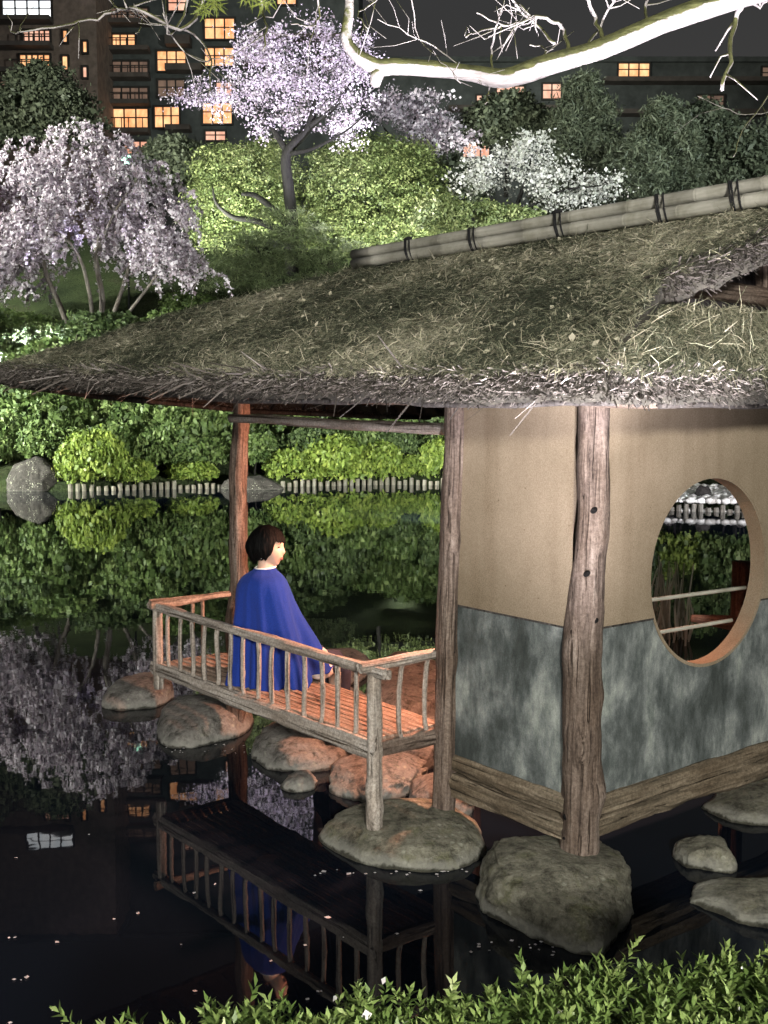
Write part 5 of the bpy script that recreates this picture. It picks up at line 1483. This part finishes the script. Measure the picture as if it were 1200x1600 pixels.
    T([(610, -140), (595, -10), (560, 20), (575, 45)], .005, .002, d2, 5)
    # a spray of star-shaped young maple leaves hanging at the top
    me_l = []
    for s in range(2):
        V = [(0, 0, 0)]; F = []; k = 7
        for i in range(k):
            a = math.pi * (-.80 + 1.6 * i / (k - 1)); ln = .030 * (1 - .38 * abs(i - 3) / 3)
            a0, a1 = a - .13, a + .13
            V += [(math.sin(a0) * ln * .42, math.cos(a0) * ln * .42, .002), (math.sin(a) * ln, math.cos(a) * ln, -.004 - .004 * s), (math.sin(a1) * ln * .42, math.cos(a1) * ln * .42, .002)]
            F.append((0, 1 + 3 * i, 2 + 3 * i, 3 + 3 * i))
        me = mesh('leaf', V, F, M['leaf_bright']); at = me.attributes.new('rnd', 'FLOAT', 'FACE'); at.data.foreach_set('value', [.75 + .2 * s] * len(F)); me_l.append(me)
    for k in range(20):
        px = rng.uniform(300, 430); py = rng.uniform(-4, 26) + (8 if px < 345 else -4)
        p = PY(px, py - 12, 4.2 + rng.uniform(-.1, .1))
        m = Matrix.Translation(p) @ Matrix.Rotation(rng.uniform(-.9, .9), 4, 'Y') @ Matrix.Rotation(R(-75) + rng.normal() * .35, 4, 'X') @ Matrix.Rotation(rng.normal() * .4, 4, 'Z') @ Matrix.Scale(rng.uniform(1.5, 2.4), 4)
        ob('leaf', me_l[k % 2], t, m)
near_tree()

# ------------------------------------------------------------------ reeds and petals
def reeds():
    b = PZ(1022, 1000, WL); rng = np.random.default_rng(9); n = 70
    P = np.array([b.x, b.y, WL - .05]) + rng.normal(size=(n, 3)) * np.array([.14, .12, 0]); P[:, 0] += np.where(rng.random(n) < .2, .25, 0)
    D = np.stack([rng.normal(size=n) * .12, rng.normal(size=n) * .12, np.ones(n)], 1); D /= np.linalg.norm(D, axis=1)[:, None]
    W = np.tile([1.0, .1, 0], (n, 1)); V, Q = blades(P, D, W, rng.uniform(.35, .9, n), rng.uniform(.012, .022, n), rng.normal(size=(n, 3)) * .03)
    t = ob('dry_reeds', npmesh('dry_reeds', V, Q, M['reed'], np.repeat(rng.random(n), 2)))
    tag(t, 'clump of dry pale reeds in the water seen through the round window', 'reeds')
reeds()
def petals():
    rng = np.random.default_rng(12); pts = []
    for px, py in ((18, 1466), (45, 1526), (28, 1530), (183, 1437), (216, 1427), (278, 1477), (507, 1432), (482, 1475), (532, 1465), (500, 1548), (341, 1380), (308, 1395), (85, 1580), (420, 1500)):
        for k in range(int(rng.integers(1, 3))): p = PZ(px + rng.uniform(-6, 6), py + rng.uniform(-2, 2), WL + .004); pts.append(list(p))
    for k in range(60):                                # drift collected along the rocks
        l, r_, y0 = [(490, 770, 1360), (735, 870, 1478), (240, 400, 1168)][int(rng.integers(3))]
        p = PZ(rng.uniform(l, r_), y0 + rng.normal() * 5 + 3, WL + .004); pts.append(list(p))
    for k in range(12): p = PZ(rng.uniform(0, 700), rng.uniform(1200, 1600), WL + .004); pts.append(list(p))
    P = np.array(pts); V, Q = leaf_quads(P, np.tile([0, 0, 1.0], (len(P), 1)), .008, rng, .8, 1.0)
    V[:, 2] = WL + .004 + rng.random(len(V)) * .002
    tag(ob('floating_petals', npmesh('floating_petals', V, Q, M['petal'], rng.random(len(P)))), 'scattered pale petals floating on the black water', 'petals', kind='stuff')
petals()

# ------------------------------------------------------------------ floodlights of the garden
CW = (.93, .93, 1.0); VI = (.72, .65, 1.0); GW = (.95, 1.0, .86)
K = 1.0
floodlight((.62, 2.70, .62), PY(790, 590, 4.6), 780 * K, (.98, .91, 1.0), 'floodlight behind the azalea hedge under the overhanging limb', angle=66, size=.06, scale=.6, blend=1.0)
floodlight((1.25, 2.75, .72), PY(830, 80, 5.0), 1500 * K, (.97, .92, 1.0), 'narrow floodlight behind the hedge aimed at the pale limb', angle=48, size=.05, scale=.6)
floodlight((-3.2, 1.6, 1.7), UV(1.4, -.3, .9), 230 * K, (1.0, .97, .92), 'floodlight on the near bank left of the pavilion', angle=80, size=.10, pole=1.1)
floodlight((3.6, .5, 1.0), UV(0, .9, 1.3), 60 * K, (1.0, .96, .90), 'floodlight on the near bank right of the hedge', angle=80, size=.10)
floodlight((1.0, -4.5, 3.55), UV(1.0, .2, 2.0), 4300 * K, (1.0, .97, .90), 'tall pole floodlight on the near bank behind the hedge', angle=60, size=.35, scale=1.5, pole=2.85)
def gl(x, y): return Vector((x, y, ground_z(x, y) + .1))
H_ = 8.0
floodlight(gl(-14, WC_D - 7), (WC_B.x - 1, WC_D, WC_B.z + 5), 44000 * H_, VI, 'floodlight in the thicket below the weeping cherry', angle=95, scale=2, size=.3)
floodlight(gl(-7.5, WC_D - 6), (WC_B.x + 1, WC_D, WC_B.z + 5), 33000 * H_, VI, 'floodlight right of the weeping cherry trunks', angle=90, scale=2, size=.3)
floodlight(gl(4.0, UC_D - 14), PY(450, 118, UC_D), 9500 * H_, (.84, .79, 1.0), 'floodlight on the slope aimed up at the tall cherry crown', angle=36, scale=2, size=.3, blend=.5)
floodlight(gl(1.0, UC_D - 7), PY(605, 320, UC_D + 3), 4300 * H_, GW, 'floodlight below the broad yellow-green maple', angle=64, scale=2, size=.3)
floodlight(gl(-9.5, UC_D - 4), PY(375, 290, UC_D + 3), 2600 * H_, GW, 'floodlight below the rounded pale green maple', angle=70, scale=2, size=.3)
floodlight(gl(6.0, UC_D - 12), PY(820, 270, UC_D - 3), 650 * H_, CW, 'floodlight below the pale white cherry', angle=90, scale=2, size=.3)
floodlight((-19, 24.0, 4.0), (-6, 35, 2.0), 46000, GW, 'added pole floodlight out of view on the left bank facing the thicket', angle=80, scale=1.5, size=.4, pole=5)  # added lamp outside the frame, lights the bank shrubs from the water side
floodlight((2.7, 20.0, .5), (-2.5, 36, 3.0), 17000, GW, 'added floodlight hidden in the pond behind the pavilion', angle=100, scale=1.2, size=.3, pole=1)  # added lamp, concealed by the wall, front light for the bank shrubs
floodlight((9.0, 15.5, .6), (8.5, 25, 1.2), 6500, CW, 'floodlight in the pond before the pebble beach', angle=100, scale=1.2, size=.2, pole=1)
floodlight((-26, 36, 16), (-10, 58, 13), 85000, GW, 'added tall pole floodlight out of view left of the slope', angle=90, scale=2, size=.5, pole=14)  # unseen lamp added as general light over the dark hillside
floodlight((26, 34, 16), (12, 62, 15), 55000, (.88, 1.0, .93), 'added tall pole floodlight out of view right of the slope facing the bamboo', angle=80, scale=2, size=.5, pole=14)  # unseen lamp added to brighten the dark trees on the right
gp = PY(197, 248, WC_D + 5)
gt = thing('garden_lamp', (gp.x, gp.y, ground_z(gp.x, gp.y)), 'small green glowing lamp on a pole behind the weeping cherry', 'lamp')
mb = MB(); mb.tube([(gp.x, gp.y, ground_z(gp.x, gp.y) - .2), (gp.x, gp.y, gp.z - .22)], .05, 8); mb.build('pole', M['metal'], gt)
mb = MB(); mb.tube([gp - Vector((0, 0, .22)), gp - Vector((0, 0, .15)), gp + Vector((0, 0, .12)), gp + Vector((0, 0, .2))], [.1, .2, .2, .06], 12); mb.build('lamp_globe', M['lens_green'], gt, True)
